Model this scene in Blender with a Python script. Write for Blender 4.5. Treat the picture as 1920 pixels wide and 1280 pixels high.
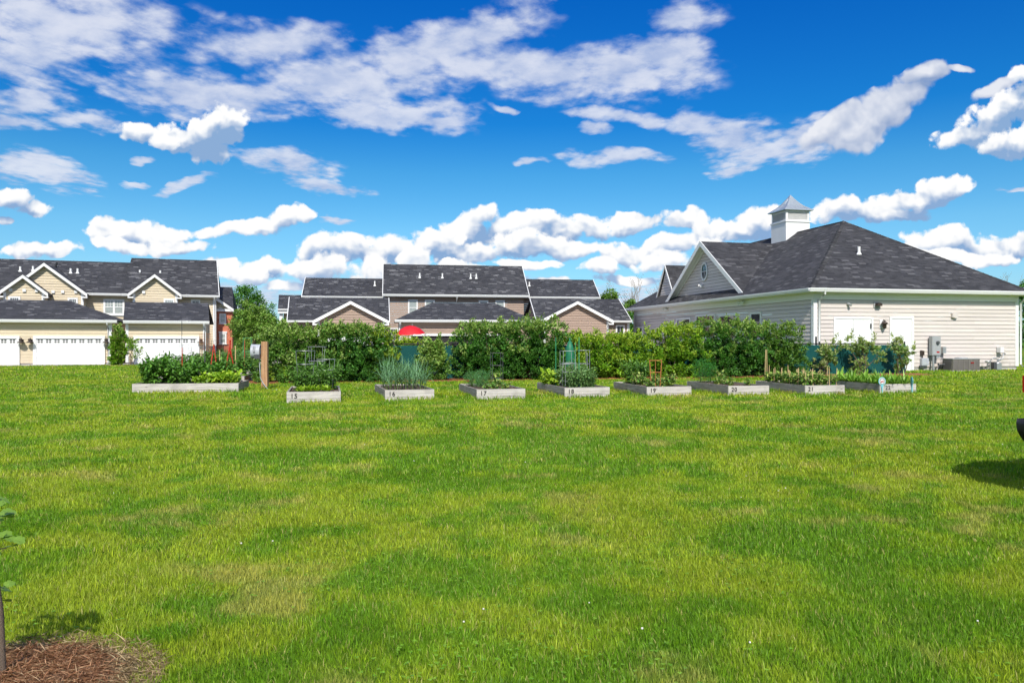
import bpy, math, random
import numpy as np
from mathutils import Vector

R = math.radians
random.seed(7)
for _o in list(bpy.data.objects):
    bpy.data.objects.remove(_o, do_unlink=True)
scene = bpy.context.scene
COL = scene.collection

# ------------------------------------------------------------------ camera
FPX, CAMZ = 1450.0, 1.5
cam = bpy.data.cameras.new('camera')
cam.sensor_width = 36.0
cam.lens = FPX / 1920.0 * 36.0
cam.clip_start, cam.clip_end = 0.05, 6000
camo = bpy.data.objects.new('camera', cam)
camo.location = (0, 0, CAMZ)
camo.rotation_euler = (R(90), 0, 0)
COL.objects.link(camo)
scene.camera = camo

# ------------------------------------------------------------------ exposure
vs = scene.view_settings
vs.view_transform = 'Standard'
vs.look = 'None'
vs.exposure = 0.0
vs.gamma = 1.0
cy = scene.cycles
cy.use_adaptive_sampling = True
cy.adaptive_threshold = 0.03
cy.adaptive_min_samples = 8
cy.max_bounces = 5
cy.diffuse_bounces = 3
cy.glossy_bounces = 2
cy.transmission_bounces = 2
cy.caustics_reflective = False
cy.caustics_refractive = False

# ------------------------------------------------------------------ sun
SUN_EL = R(43)
sun = bpy.data.lights.new('sun', 'SUN')
sun.energy = 4.9
sun.angle = R(0.5)
sun.color = (1.0, 0.95, 0.86)
suno = bpy.data.objects.new('sun', sun)
suno.rotation_euler = Vector((-0.06, 1.0, -math.tan(SUN_EL))).to_track_quat('-Z', 'Y').to_euler()
suno.location = (0, -20, 30)
COL.objects.link(suno)

# ------------------------------------------------------------------ node helper
class NT:
    def __init__(s, tree):
        s.t = tree; s.n = tree.nodes; s.l = tree.links
    def new(s, kind, **kw):
        nd = s.n.new(kind)
        for k, v in kw.items():
            setattr(nd, k, v)
        return nd
    def put(s, sock, v):
        if v is None: return
        if isinstance(v, bpy.types.NodeSocket): s.l.new(v, sock)
        else:
            if isinstance(v, (tuple, list)) and len(v) == 3 and sock.type == 'RGBA': v = (*v, 1)
            sock.default_value = v
    def math(s, op, a, b=None, c=None, clamp=False):
        nd = s.new('ShaderNodeMath', operation=op, use_clamp=clamp)
        for i, v in enumerate((a, b, c)): s.put(nd.inputs[i], v)
        return nd.outputs[0]
    def vmath(s, op, a, b=None, scale=None):
        nd = s.new('ShaderNodeVectorMath', operation=op)
        s.put(nd.inputs[0], a); s.put(nd.inputs[1], b)
        if scale is not None: s.put(nd.inputs['Scale'], scale)
        return nd.outputs['Value'] if op in ('LENGTH', 'DOT_PRODUCT') else nd.outputs[0]
    def mix(s, f, a, b, blend='MIX'):
        nd = s.new('ShaderNodeMix', data_type='RGBA', blend_type=blend)
        s.put(nd.inputs[0], f); s.put(nd.inputs[6], a); s.put(nd.inputs[7], b)
        return nd.outputs[2]
    def noise(s, vec, scale=5, detail=4, rough=.5, dist=0):
        nd = s.new('ShaderNodeTexNoise')
        s.put(nd.inputs['Vector'], vec); s.put(nd.inputs['Scale'], scale)
        s.put(nd.inputs['Detail'], detail); s.put(nd.inputs['Roughness'], rough)
        s.put(nd.inputs['Distortion'], dist)
        return nd
    def mapr(s, v, a, b, c=0.0, d=1.0, smooth=True):
        nd = s.new('ShaderNodeMapRange')
        if smooth: nd.interpolation_type = 'SMOOTHSTEP'
        for i, x in enumerate((v, a, b, c, d)): s.put(nd.inputs[i], x)
        return nd.outputs[0]
    def mapping(s, vec, loc=(0, 0, 0), rot=(0, 0, 0), scale=(1, 1, 1), kind='POINT'):
        nd = s.new('ShaderNodeMapping', vector_type=kind)
        s.put(nd.inputs[0], vec)
        nd.inputs[1].default_value = loc; nd.inputs[2].default_value = rot; nd.inputs[3].default_value = scale
        return nd.outputs[0]

# ------------------------------------------------------------------ sky with clouds (directions only)
world = bpy.data.worlds.new('World')
scene.world = world
world.use_nodes = True
W = NT(world.node_tree)
W.n.clear()
SKY_STRENGTH = 0.1

def blob_group(name, blobs):
    g = bpy.data.node_groups.new(name, 'ShaderNodeTree')
    g.interface.new_socket('Vector', in_out='INPUT', socket_type='NodeSocketVector')
    g.interface.new_socket('Value', in_out='OUTPUT', socket_type='NodeSocketFloat')
    G = NT(g)
    gi = G.new('NodeGroupInput'); go = G.new('NodeGroupOutput')
    acc = None
    for b in blobs:
        px, py, rx, ry = b[:4]
        rot = b[4] if len(b) > 4 else 0
        w = b[5] if len(b) > 5 else 1
        m = G.mapping(gi.outputs[0], ((px - 960) / FPX, (640 - py) / FPX, 0), (0, 0, R(-rot)),
                      (rx / FPX, ry / FPX, 1), 'TEXTURE')
        gr = G.new('ShaderNodeTexGradient', gradient_type='SPHERICAL')
        G.put(gr.inputs[0], m)
        v = gr.outputs['Fac']
        if w != 1: v = G.math('MULTIPLY', v, w)
        if acc is None: acc = v
        else:
            nd = G.new('ShaderNodeMath', operation='SMOOTH_MAX')
            G.put(nd.inputs[0], acc); G.put(nd.inputs[1], v); nd.inputs[2].default_value = .12
            acc = nd.outputs[0]
    acc = G.math('MULTIPLY', G.math('MAXIMUM', G.math('SUBTRACT', acc, .10), 0.0), 1.11)
    G.put(go.inputs[0], acc)
    return g

CUM_BACK = [
    (15, 372, 70, 30), (65, 390, 62, 26), (0, 412, 36, 16),
    (535, 402, 62, 28, -15), (575, 398, 26, 20), (480, 424, 80, 24, -8),
    (870, 440, 100, 50), (905, 402, 58, 24), (960, 425, 90, 40), (1010, 410, 70, 26), (1050, 430, 80, 40),
    (1105, 425, 70, 34), (1190, 415, 120, 30, -5), (1285, 414, 70, 28),
    (1435, 412, 84, 36, -20), (1390, 440, 76, 30),
    (1590, 388, 105, 36), (1680, 398, 110, 22), (1772, 350, 78, 36, -8), (1720, 372, 85, 26),
    (1895, 210, 170, 56, -28), (1835, 256, 120, 34, -12), (1912, 132, 40, 30),
]
CUM_MID = [
    (420, 225, 66, 60, -10), (385, 245, 75, 48), (335, 255, 95, 34, 12), (262, 248, 76, 30, 5), (395, 278, 52, 36),
    (230, 440, 110, 40), (290, 446, 110, 34), (195, 428, 50, 22), (60, 474, 150, 22), (430, 432, 80, 20, -6),
    (600, 466, 66, 54), (655, 470, 60, 40), (735, 472, 60, 40), (700, 490, 60, 30), (560, 500, 50, 26),
    (820, 462, 70, 52), (890, 476, 70, 30), (985, 456, 100, 40), (1080, 472, 70, 26),
    (1170, 476, 90, 30), (1250, 462, 110, 32, -15), (1330, 438, 62, 36), (500, 498, 70, 32), (415, 496, 66, 24),
    (1770, 452, 110, 46), (1850, 468, 110, 38), (1905, 462, 76, 34), (1790, 434, 56, 32), (1700, 470, 76, 26),
    (1910, 262, 110, 44, -10),
]
CUM_FRONT = [
    (595, 502, 80, 40), (690, 512, 80, 34), (775, 498, 50, 36), (860, 506, 70, 20), (980, 498, 90, 16), (465, 514, 66, 22),
    (1120, 500, 60, 26), (1240, 492, 70, 26, -8), (1325, 466, 56, 30), (1040, 530, 70, 14), (1180, 526, 100, 14), (540, 532, 60, 16),
    (330, 462, 110, 22), (240, 462, 90, 18), (300, 258, 50, 24), (1850, 482, 90, 20), (1760, 478, 80, 18), (1290, 520, 80, 16), (900, 528, 140, 16),
]
HIGH = [
    (140, 40, 300, 95, 5), (50, 100, 180, 80), (500, 70, 230, 70), (380, 165, 330, 70, 5), (620, 150, 360, 85),
    (830, 80, 330, 90, -20), (1000, 130, 320, 85), (1160, 130, 250, 80), (700, 205, 280, 50, 6), (1250, 90, 130, 80),
    (50, 180, 140, 60), (20, 225, 130, 30, 8), (150, 225, 130, 26),
    (1370, 245, 150, 58, 10), (1440, 290, 140, 40), (1310, 225, 110, 40), (1500, 255, 100, 40, -15),
    (1150, 292, 150, 24, 3), (540, 312, 140, 40, 10), (605, 356, 120, 20, 16), (60, 322, 170, 44, 12),
    (360, 345, 80, 15, -3), (1210, 217, 60, 24, 5), (1110, 236, 60, 16), (1290, 25, 110, 44, 10), (1900, 350, 60, 8),
    (940, 212, 40, 10), (820, 230, 90, 26), (740, 215, 100, 26, 10), (270, 290, 40, 10), (1000, 300, 40, 9),
    (630, 412, 50, 9), (900, 540, 620, 34), (300, 520, 300, 20), (1150, 560, 300, 30), (470, 560, 160, 40), (1390, 320, 80, 16), (1130, 210, 110, 22), (260, 330, 50, 9),
]
GREY = [(1645, 212, 135, 52, -35, 1.1), (1600, 250, 85, 54, -20, 1.1), (1740, 142, 72, 30, -20), (1800, 130, 46, 13), (1560, 240, 90, 34, -30), (1690, 185, 90, 30, -25), (1870, 160, 70, 18, -30)]
back_g = blob_group('rear_cumulus_field', CUM_BACK)
mid_g = blob_group('middle_cumulus_field', CUM_MID)
front_g = blob_group('front_cumulus_field', CUM_FRONT)
grey_g = blob_group('grey_cloud_field', GREY)
high_g = blob_group('high_cloud_field', HIGH)

geo = W.new('ShaderNodeTexCoord')
sep = W.new('ShaderNodeSeparateXYZ'); W.put(sep.inputs[0], geo.outputs['Generated'])
yy = W.math('MAXIMUM', sep.outputs[1], 0.08)
sx = W.math('DIVIDE', sep.outputs[0], yy)
sz = W.math('DIVIDE', sep.outputs[2], yy)
comb = W.new('ShaderNodeCombineXYZ'); W.put(comb.inputs[0], sx); W.put(comb.inputs[1], sz)
P0 = comb.outputs[0]

def grp(g, vec):
    nd = W.new('ShaderNodeGroup'); nd.node_tree = g
    W.put(nd.inputs[0], vec)
    return nd.outputs[0]
wv = W.vmath('SCALE', W.vmath('SUBTRACT', W.noise(P0, 12, 3, .5).outputs['Color'], (.5, .5, .5)), scale=.036)
PW = W.vmath('ADD', P0, wv)
def billow(p, scale, det, smooth):
    vo = W.new('ShaderNodeTexVoronoi', feature='SMOOTH_F1', voronoi_dimensions='2D')
    W.put(vo.inputs['Vector'], p); W.put(vo.inputs['Scale'], scale); W.put(vo.inputs['Detail'], det); W.put(vo.inputs['Roughness'], .5)
    W.put(vo.inputs['Lacunarity'], 2.2); W.put(vo.inputs['Smoothness'], smooth)
    return W.math('SUBTRACT', .55, vo.outputs['Distance'])
UP = (-.003, .012, 0)
PU = W.vmath('ADD', PW, UP)
PU2 = W.vmath('ADD', PW, (-.005, .026, 0))
fine = W.math('SUBTRACT', W.noise(P0, 60, 6, .62).outputs[0], .5)
mid = W.math('SUBTRACT', W.noise(PW, 24, 5, .55).outputs[0], .5)
soft = W.math('SUBTRACT', W.noise(W.mapping(P0, scale=(1, 1.7, 1)), 12, 4, .5).outputs[0], .5)
B0, B1 = billow(PW, 25, 2.2, .4), billow(PU, 25, 2.2, .4)
BD = W.math('SUBTRACT', B0, B1)
def layer(g, amp, under):
    f0, f1, f2 = (W.math('MULTIPLY', grp(g, v), 1.4) for v in (PW, PU, PU2))
    d = W.math('ADD', W.math('ADD', f0, W.math('MULTIPLY', B0, amp)), W.math('ADD', W.math('MULTIPLY', fine, .92), W.math('MULTIPLY', mid, 1.0)))
    m = W.math('MULTIPLY', W.mapr(d, .06, .40), W.mapr(f0, .0, .07))
    # how much cloud lies between a point and the light above it
    up = W.math('ADD', W.math('MULTIPLY', W.math('MINIMUM', f1, .9), .62), W.math('MULTIPLY', W.math('MINIMUM', f2, .9), .72))
    up = W.math('SUBTRACT', up, W.math('MULTIPLY', f0, .26))
    l = W.math('SUBTRACT', .86, up)
    l = W.math('ADD', l, W.math('MULTIPLY', BD, .65))
    l = W.math('ADD', l, W.math('MULTIPLY', soft, 1.25))
    l = W.math('ADD', l, W.math('MULTIPLY', mid, .45))
    l = W.math('ADD', l, W.math('MULTIPLY', fine, .22), clamp=True)
    crp = W.new('ShaderNodeValToRGB'); W.put(crp.inputs[0], l); els = crp.color_ramp.elements
    els[0].position = .10; els[0].color = (*under, 1)
    els[1].position = .92; els[1].color = (1.03, 1.03, 1.03, 1)
    for p_, c_ in ((.34, (.46, .57, .76)), (.56, (.70, .77, .88)), (.72, (.92, .94, .97))):
        e = els.new(p_); e.color = (*c_, 1)
    return m, crp.outputs[0]
mb_, cb_ = layer(back_g, .72, (.26, .42, .68))
mm_, cm_ = layer(mid_g, .72, (.26, .42, .68))
mf_, cf_ = layer(front_g, .72, (.32, .47, .70))

# high, thin sheets: noise laid on a flat layer overhead, so it foreshortens to the horizon
zz = W.math('MAXIMUM', sep.outputs[2], 0.04)
c2 = W.new('ShaderNodeCombineXYZ')
W.put(c2.inputs[0], W.math('DIVIDE', sep.outputs[0], zz)); W.put(c2.inputs[1], W.math('DIVIDE', sep.outputs[1], zz))
PL = W.mapping(c2.outputs[0], rot=(0, 0, R(12)), scale=(1.25, .8, 1))
hn1 = W.noise(PL, 1.15, 7, .58, .25)
hn2 = W.noise(W.mapping(P0, scale=(1, 2.0, 1)), 19, 5, .55, .15)
hn3 = W.noise(W.mapping(PL, scale=(1, 1, 1)), 9, 5, .62, .3)
hv = W.new('ShaderNodeTexVoronoi', feature='SMOOTH_F1', voronoi_dimensions='2D'); W.put(hv.inputs['Vector'], W.vmath('ADD', PL, W.vmath('SCALE', hn1.outputs['Color'], scale=.25))); W.put(hv.inputs['Scale'], 5.5); W.put(hv.inputs['Detail'], 2.0); W.put(hv.inputs['Smoothness'], .5)
wv2 = W.vmath('SCALE', W.vmath('SUBTRACT', W.noise(P0, 7, 4, .55).outputs['Color'], (.5, .5, .5)), scale=.085)
# unseen cloud added behind and beside the camera, to whiten the sky light
beh = W.mapr(sep.outputs[1], .62, .40, 0, .55)
fh = W.math('MAXIMUM', grp(high_g, W.vmath('ADD', P0, wv2)), beh)
hd = W.math('ADD', fh, W.math('MULTIPLY', W.math('SUBTRACT', hn1.outputs[0], .5), 1.0))
hd = W.math('ADD', hd, W.math('MULTIPLY', W.math('SUBTRACT', hn2.outputs[0], .5), .9))
hd = W.math('ADD', hd, W.math('MULTIPLY', W.math('SUBTRACT', hn3.outputs[0], .5), .7))
hd = W.math('ADD', hd, W.math('MULTIPLY', W.math('SUBTRACT', .5, hv.outputs['Distance']), .55))
hmask = W.math('MULTIPLY', W.mapr(hd, -.08, .66), W.mapr(fh, .03, .24))
hmask = W.math('MULTIPLY', hmask, .86)
hshade = W.mapr(W.math('ADD', W.math('MULTIPLY', hn2.outputs[0], .45), W.math('ADD', W.math('MULTIPLY', hn1.outputs[0], .4), W.math('MULTIPLY', hn3.outputs[0], .15))), .36, .64)
hcol = W.mix(hshade, (.42, .52, .76), (.80, .83, .92))
fg0, fg1 = (W.math('MULTIPLY', grp(grey_g, v), 1.35) for v in (PW, PU))
bg0, bg1 = B0, B1
dg = W.math('ADD', W.math('ADD', fg0, W.math('MULTIPLY', bg0, .5)), W.math('MULTIPLY', fine, .4))
gm_ = W.math('MULTIPLY', W.math('MULTIPLY', W.mapr(dg, .02, .40), W.mapr(fg0, .0, .06)), .95)
gl_ = W.math('ADD', W.math('MULTIPLY', W.math('SUBTRACT', fg0, fg1), .5), W.math('ADD', W.math('MULTIPLY', W.math('SUBTRACT', bg0, bg1), .5), W.math('ADD', W.math('MULTIPLY', soft, 1.3), .48)), clamp=True)
gcol = W.mix(gl_, (.28, .38, .60), (.84, .86, .92))

sky = W.new('ShaderNodeTexSky', sky_type='NISHITA')
sky.sun_disc = False
sky.sun_elevation = SUN_EL
sky.sun_rotation = R(180)
sky.altitude = 0; sky.air_density = 1.0; sky.dust_density = .35; sky.ozone_density = 2.2
hs = W.new('ShaderNodeHueSaturation')
hs.inputs['Saturation'].default_value = 1.32
hs.inputs['Hue'].default_value = .495
hs.inputs['Value'].default_value = 1.0
W.put(hs.inputs['Color'], sky.outputs[0])
skyc = W.mix(1.0, hs.outputs[0], (SKY_STRENGTH,) * 3, 'MULTIPLY')
# clear, polarised-looking blue: paler low down, deep overhead
rmp = W.new('ShaderNodeValToRGB'); W.put(rmp.inputs[0], sep.outputs[2]); els = rmp.color_ramp.elements
els[0].position = .02; els[0].color = (.46, .66, .98, 1)
els[1].position = .42; els[1].color = (.03, .52, 1.06, 1)
for p_, c_ in ((.08, (.54, .80, .99, 1)), (.14, (.56, .86, .99, 1)), (.21, (.36, .79, .97, 1)), (.27, (.10, .62, .98, 1))):
    e = els.new(p_); e.color = c_
skyc = W.mix(1.0, skyc, W.mix(1.0, rmp.outputs[0], (1.28,) * 3, 'MULTIPLY'), 'MULTIPLY')
c1 = W.mix(hmask, skyc, hcol)
c1 = W.mix(gm_, c1, gcol)
c1 = W.mix(mb_, c1, cb_)
c1 = W.mix(mm_, c1, cm_)
c3 = W.mix(mf_, c1, cf_)
bg = W.new('ShaderNodeBackground')
W.put(bg.inputs[0], W.mix(1.0, c3, (1 / SKY_STRENGTH,) * 3, 'MULTIPLY'))
bg.inputs[1].default_value = SKY_STRENGTH
W.put(W.new('ShaderNodeOutputWorld').inputs[0], bg.outputs[0])
try:
    world.cycles.sampling_method = 'MANUAL'
    world.cycles.sample_map_resolution = 512
except Exception:
    pass

# ------------------------------------------------------------------ materials
def new_mat(name):
    m = bpy.data.materials.new(name); m.use_nodes = True
    n = NT(m.node_tree)
    b = n.n['Principled BSDF']
    return m, n, b

def uvnode(n):
    return n.new('ShaderNodeUVMap').outputs[0]

def plain(name, col, rough=.6, metal=0, var=.12, scale=3.0, spec=.4, bump=0):
    m, n, b = new_mat(name)
    tc = n.new('ShaderNodeTexCoord').outputs['Object']
    nz = n.noise(tc, scale, 5, .6)
    lo = tuple(c * (1 - var) for c in col); hi = tuple(min(1, c * (1 + var)) for c in col)
    n.put(b.inputs['Base Color'], n.mix(nz.outputs[0], lo, hi))
    b.inputs['Roughness'].default_value = rough
    b.inputs['Metallic'].default_value = metal
    b.inputs['Specular IOR Level'].default_value = spec
    if bump:
        bp = n.new('ShaderNodeBump'); bp.inputs['Strength'].default_value = bump; bp.inputs['Distance'].default_value = .01
        n.put(bp.inputs['Height'], n.noise(tc, scale * 14, 4, .6).outputs[0]); n.put(b.inputs['Normal'], bp.outputs[0])
    return m

def siding_mat(name, col):
    m, n, b = new_mat(name)
    uv = uvnode(n)
    a = n.noise(n.mapping(uv, scale=(.35, 5.2, 1)), 1.0, 2, .5)
    g = n.noise(n.mapping(uv, scale=(2, 40, 1)), 1.0, 3, .6)
    lo = tuple(c * .86 for c in col); hi = tuple(min(1, c * 1.08) for c in col)
    c = n.mix(a.outputs[0], lo, hi)
    c = n.mix(n.mapr(g.outputs[0], .3, .7, 0, .12), c, tuple(c0 * .6 for c0 in col))
    so = n.new('ShaderNodeSeparateXYZ'); n.put(so.inputs[0], n.new('ShaderNodeTexCoord').outputs['Object'])
    spl = n.math('MULTIPLY', n.mapr(so.outputs[2], 1.0, .15), n.mapr(n.noise(n.mapping(uv, scale=(1.6, .7, 1)), 1.5, 5, .65).outputs[0], .35, .75))
    c = n.mix(n.math('MULTIPLY', spl, .40), c, (.20, .165, .11))
    jn = n.new('ShaderNodeTexBrick'); jn.offset = .43; n.put(jn.inputs['Vector'], uv); jn.inputs['Scale'].default_value = 1; jn.inputs['Brick Width'].default_value = 3.66; jn.inputs['Row Height'].default_value = .198; jn.inputs['Mortar Size'].default_value = .0; jn.inputs['Bias'].default_value = 0
    n.put(jn.inputs['Color1'], (.93, .93, .93)); n.put(jn.inputs['Color2'], (1.05, 1.05, 1.04))
    c = n.mix(1, c, jn.outputs[0], 'MULTIPLY')
    n.put(b.inputs['Base Color'], c)
    b.inputs['Roughness'].default_value = .62
    return m

def shingle_mat(name, dark=(.030, .030, .033), mid=(.060, .060, .064), light=(.125, .124, .128), w=.34, h=.145):
    m, n, b = new_mat(name)
    uv = uvnode(n)
    def bricks(sw, sh, off, c1, c2, bias):
        br = n.new('ShaderNodeTexBrick'); br.offset = off; br.offset_frequency = 2
        n.put(br.inputs['Vector'], uv)
        n.put(br.inputs['Color1'], c1); n.put(br.inputs['Color2'], c2); n.put(br.inputs['Mortar'], c1)
        br.inputs['Scale'].default_value = 1; br.inputs['Mortar Size'].default_value = 0.0
        br.inputs['Bias'].default_value = bias
        br.inputs['Brick Width'].default_value = sw; br.inputs['Row Height'].default_value = sh
        return br
    b1 = bricks(w, h, .37, dark, mid, .1)
    b2 = bricks(w * 1.25, h, .61, (0, 0, 0), (1, 1, 1), -.25)
    bw = n.new('ShaderNodeRGBToBW'); n.put(bw.inputs[0], b2.outputs[0])
    f = n.mapr(bw.outputs[0], .60, .72, 0, .85)
    big = n.noise(uv, .55, 4, .6)
    c = n.mix(f, b1.outputs[0], light)
    tint = n.mix(n.mapr(n.noise(uv, .9, 3, .5).outputs[0], .45, .7), (1, 1, 1), (1.12, .98, .92))
    c = n.mix(1, c, n.mix(n.mapr(big.outputs[0], .3, .7), (.84, .84, .86), (1.14, 1.14, 1.15)), 'MULTIPLY')
    gr = n.noise(uv, 60, 3, .7)
    c = n.mix(1, c, n.mix(gr.outputs[0], (.75, .75, .75), (1.25, 1.25, 1.25)), 'MULTIPLY')
    n.put(b.inputs['Base Color'], c)
    b.inputs['Roughness'].default_value = .9
    b.inputs['Specular IOR Level'].default_value = .25
    su = n.new('ShaderNodeSeparateXYZ'); n.put(su.inputs[0], uv)
    saw = n.math('FRACT', n.math('DIVIDE', su.outputs[1], h))
    hgt = n.math('ADD', n.math('MULTIPLY', saw, -1.0), n.math('MULTIPLY', bw.outputs[0], .6))
    bp = n.new('ShaderNodeBump'); bp.inputs['Strength'].default_value = 1.0; bp.inputs['Distance'].default_value = .030
    n.put(bp.inputs['Height'], hgt); n.put(b.inputs['Normal'], bp.outputs[0])
    return m

def wood_mat(name, lo, hi, knots=True, along=0):
    m, n, b = new_mat(name)
    uv = uvnode(n)
    inf = n.new('ShaderNodeObjectInfo')
    sh = n.new('ShaderNodeCombineXYZ'); n.put(sh.inputs[0], n.math('MULTIPLY', inf.outputs['Random'], 37.0)); n.put(sh.inputs[1], n.math('MULTIPLY', inf.outputs['Random'], 11.0))
    uv = n.vmath('ADD', uv, sh.outputs[0])
    sc = (1.6, 26, 1) if along == 0 else (26, 1.6, 1)
    g = n.noise(n.mapping(uv, scale=sc), 1.0, 6, .62, .4)
    c = n.mix(n.mapr(g.outputs[0], .3, .7), lo, hi)
    st = n.noise(uv, 2.2, 4, .6)
    c = n.mix(n.mapr(st.outputs[0], .45, .75, 0, .45), c, tuple(x * .55 for x in lo))
    if knots:
        vo = n.new('ShaderNodeTexVoronoi'); n.put(vo.inputs['Vector'], n.mapping(uv, scale=(1.5, 5, 1) if along == 0 else (5, 1.5, 1))); vo.inputs['Scale'].default_value = 1.6
        c = n.mix(n.mapr(vo.outputs['Distance'], .03, .13, .75, 0), c, (.09, .065, .05))
    n.put(b.inputs['Base Color'], c)
    b.inputs['Roughness'].default_value = .8
    bp = n.new('ShaderNodeBump'); bp.inputs['Strength'].default_value = .4; bp.inputs['Distance'].default_value = .004
    n.put(bp.inputs['Height'], g.outputs[0]); n.put(b.inputs['Normal'], bp.outputs[0])
    return m

def brick_mat(name):
    m, n, b = new_mat(name)
    br = n.new('ShaderNodeTexBrick'); n.put(br.inputs['Vector'], uvnode(n))
    n.put(br.inputs['Color1'], (.66, .20, .10)); n.put(br.inputs['Color2'], (.50, .14, .075)); n.put(br.inputs['Mortar'], (.38, .2, .15))
    br.inputs['Scale'].default_value = 1; br.inputs['Brick Width'].default_value = .21; br.inputs['Row Height'].default_value = .072
    br.inputs['Mortar Size'].default_value = .006
    n.put(b.inputs['Base Color'], br.outputs[0]); b.inputs['Roughness'].default_value = .85
    return m

def leaf_mat(name, trans=.35, rough=.45, spec=.35):
    m, n, b = new_mat(name)
    at = n.new('ShaderNodeAttribute'); at.attribute_name = 'Col'
    n.put(b.inputs['Base Color'], at.outputs[0]); b.inputs['Roughness'].default_value = rough
    b.inputs['Specular IOR Level'].default_value = spec
    tr = n.new('ShaderNodeBsdfTranslucent')
    n.put(tr.inputs[0], n.mix(1, at.outputs[0], (1.2, 1.25, .6), 'MULTIPLY'))
    mx = n.new('ShaderNodeMixShader'); mx.inputs[0].default_value = trans
    n.l.new(b.outputs[0], mx.inputs[1]); n.l.new(tr.outputs[0], mx.inputs[2])
    n.l.new(mx.outputs[0], n.n['Material Output'].inputs[0])
    return m

def ground_mat(name):
    m, n, b = new_mat(name)
    at = n.new('ShaderNodeAttribute'); at.attribute_name = 'Col'
    tc = n.new('ShaderNodeTexCoord').outputs['Object']
    f = n.noise(tc, 9, 6, .7); g = n.noise(tc, 45, 4, .7)
    c = n.mix(1, at.outputs[0], n.mix(n.mapr(f.outputs[0], .3, .7), (.7, .72, .7), (1.2, 1.2, 1.1)), 'MULTIPLY')
    c = n.mix(1, c, n.mix(n.mapr(g.outputs[0], .3, .7), (.62, .64, .6), (1.2, 1.2, 1.15)), 'MULTIPLY')
    n.put(b.inputs['Base Color'], c); b.inputs['Roughness'].default_value = .9
    b.inputs['Specular IOR Level'].default_value = .15
    bp = n.new('ShaderNodeBump'); bp.inputs['Strength'].default_value = .8; bp.inputs['Distance'].default_value = .04
    n.put(bp.inputs['Height'], g.outputs[0]); n.put(b.inputs['Normal'], bp.outputs[0])
    return m

def soil_mat(name, lo, hi, scale=14):
    m, n, b = new_mat(name)
    tc = n.new('ShaderNodeTexCoord').outputs['Object']
    f = n.noise(tc, scale, 6, .75)
    n.put(b.inputs['Base Color'], n.mix(n.mapr(f.outputs[0], .3, .7), lo, hi)); b.inputs['Roughness'].default_value = .95
    b.inputs['Specular IOR Level'].default_value = .1
    bp = n.new('ShaderNodeBump'); bp.inputs['Strength'].default_value = 1; bp.inputs['Distance'].default_value = .03
    n.put(bp.inputs['Height'], f.outputs[0]); n.put(b.inputs['Normal'], bp.outputs[0])
    return m

def glass_mat(name, col=(.03, .035, .04), blinds=None):
    m, n, b = new_mat(name)
    if blinds:
        su = n.new('ShaderNodeSeparateXYZ'); n.put(su.inputs[0], uvnode(n))
        fr = n.math('FRACT', n.math('MULTIPLY', su.outputs[1], 16.0))
        n.put(b.inputs['Base Color'], n.mix(n.mapr(fr, .75, .95), blinds, tuple(x * .55 for x in blinds)))
    else:
        b.inputs['Base Color'].default_value = (*col, 1)
    b.inputs['Roughness'].default_value = .06
    b.inputs['Specular IOR Level'].default_value = .7
    b.inputs['Coat Weight'].default_value = .6
    b.inputs['Coat Roughness'].default_value = .03
    return m

M = {}
M['beige'] = siding_mat('beige_siding', (.66, .555, .395))
M['taupe'] = siding_mat('taupe_siding', (.37, .265, .205))
M['cream'] = siding_mat('cream_siding', (.68, .612, .575))
M['grey_siding'] = siding_mat('sage_siding', (.60, .58, .52))
M['shingle'] = shingle_mat('asphalt_shingles')
M['shingle_fine'] = shingle_mat('asphalt_shingles_far', w=.30, h=.165, dark=(.032, .033, .037), mid=(.062, .062, .067), light=(.165, .165, .168))
M['white'] = plain('white_trim', (.80, .80, .79), .45, var=.05)
M['door_white'] = plain('white_door_paint', (.84, .84, .84), .4, var=.03)
M['frame_white'] = plain('white_window_frame', (.78, .78, .77), .45, var=.04)
M['gutter'] = plain('white_gutter', (.76, .77, .76), .35, var=.05)
M['brick'] = brick_mat('red_brick')
M['glass'] = glass_mat('dark_glass')
M['blind'] = glass_mat('glass_over_blinds', blinds=(.36, .40, .38))
M['glass_far'] = glass_mat('grey_glass', (.10, .115, .125))
M['black'] = plain('black_metal', (.018, .018, .02), .45, var=.2)
M['bronze'] = plain('bronze_lamp_metal', (.05, .035, .028), .5, var=.2)
M['grey_metal'] = plain('grey_painted_metal', (.36, .37, .38), .45, var=.1)
M['galv'] = plain('galvanised_steel', (.45, .46, .47), .4, .6, var=.15)
M['metal_roof'] = plain('silver_metal_roof', (.50, .55, .58), .32, .55, var=.08)
M['concrete'] = plain('concrete', (.42, .40, .37), .85, var=.2, scale=6, bump=.4)
M['drive'] = plain('driveway_concrete', (.40, .36, .34), .85, var=.15, scale=2, bump=.3)
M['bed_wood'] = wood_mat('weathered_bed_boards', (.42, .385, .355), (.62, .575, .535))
M['bed_side'] = wood_mat('weathered_boards_shaded', (.22, .20, .17), (.37, .34, .30))  # same planks, with the shade of the side faces put into the colour
M['post_wood'] = wood_mat('raw_post_wood', (.36, .19, .09), (.52, .31, .17), along=1)
M['stake'] = plain('bamboo_stake', (.58, .42, .20), .6, var=.25, scale=20)
M['soil'] = soil_mat('garden_soil', (.06, .042, .03), (.19, .145, .11))
M['mulch'] = soil_mat('red_bark_mulch', (.20, .075, .035), (.46, .20, .10), 30)
M['screen'] = plain('green_windscreen', (.008, .080, .075), .75, var=.18, scale=4, spec=.2)
M['leaf'] = leaf_mat('foliage', .20)
M['needle'] = leaf_mat('fine_foliage', .35)
M['grass'] = leaf_mat('grass_blades', .35, .5, .3)
M['ground'] = ground_mat('turf')
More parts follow.
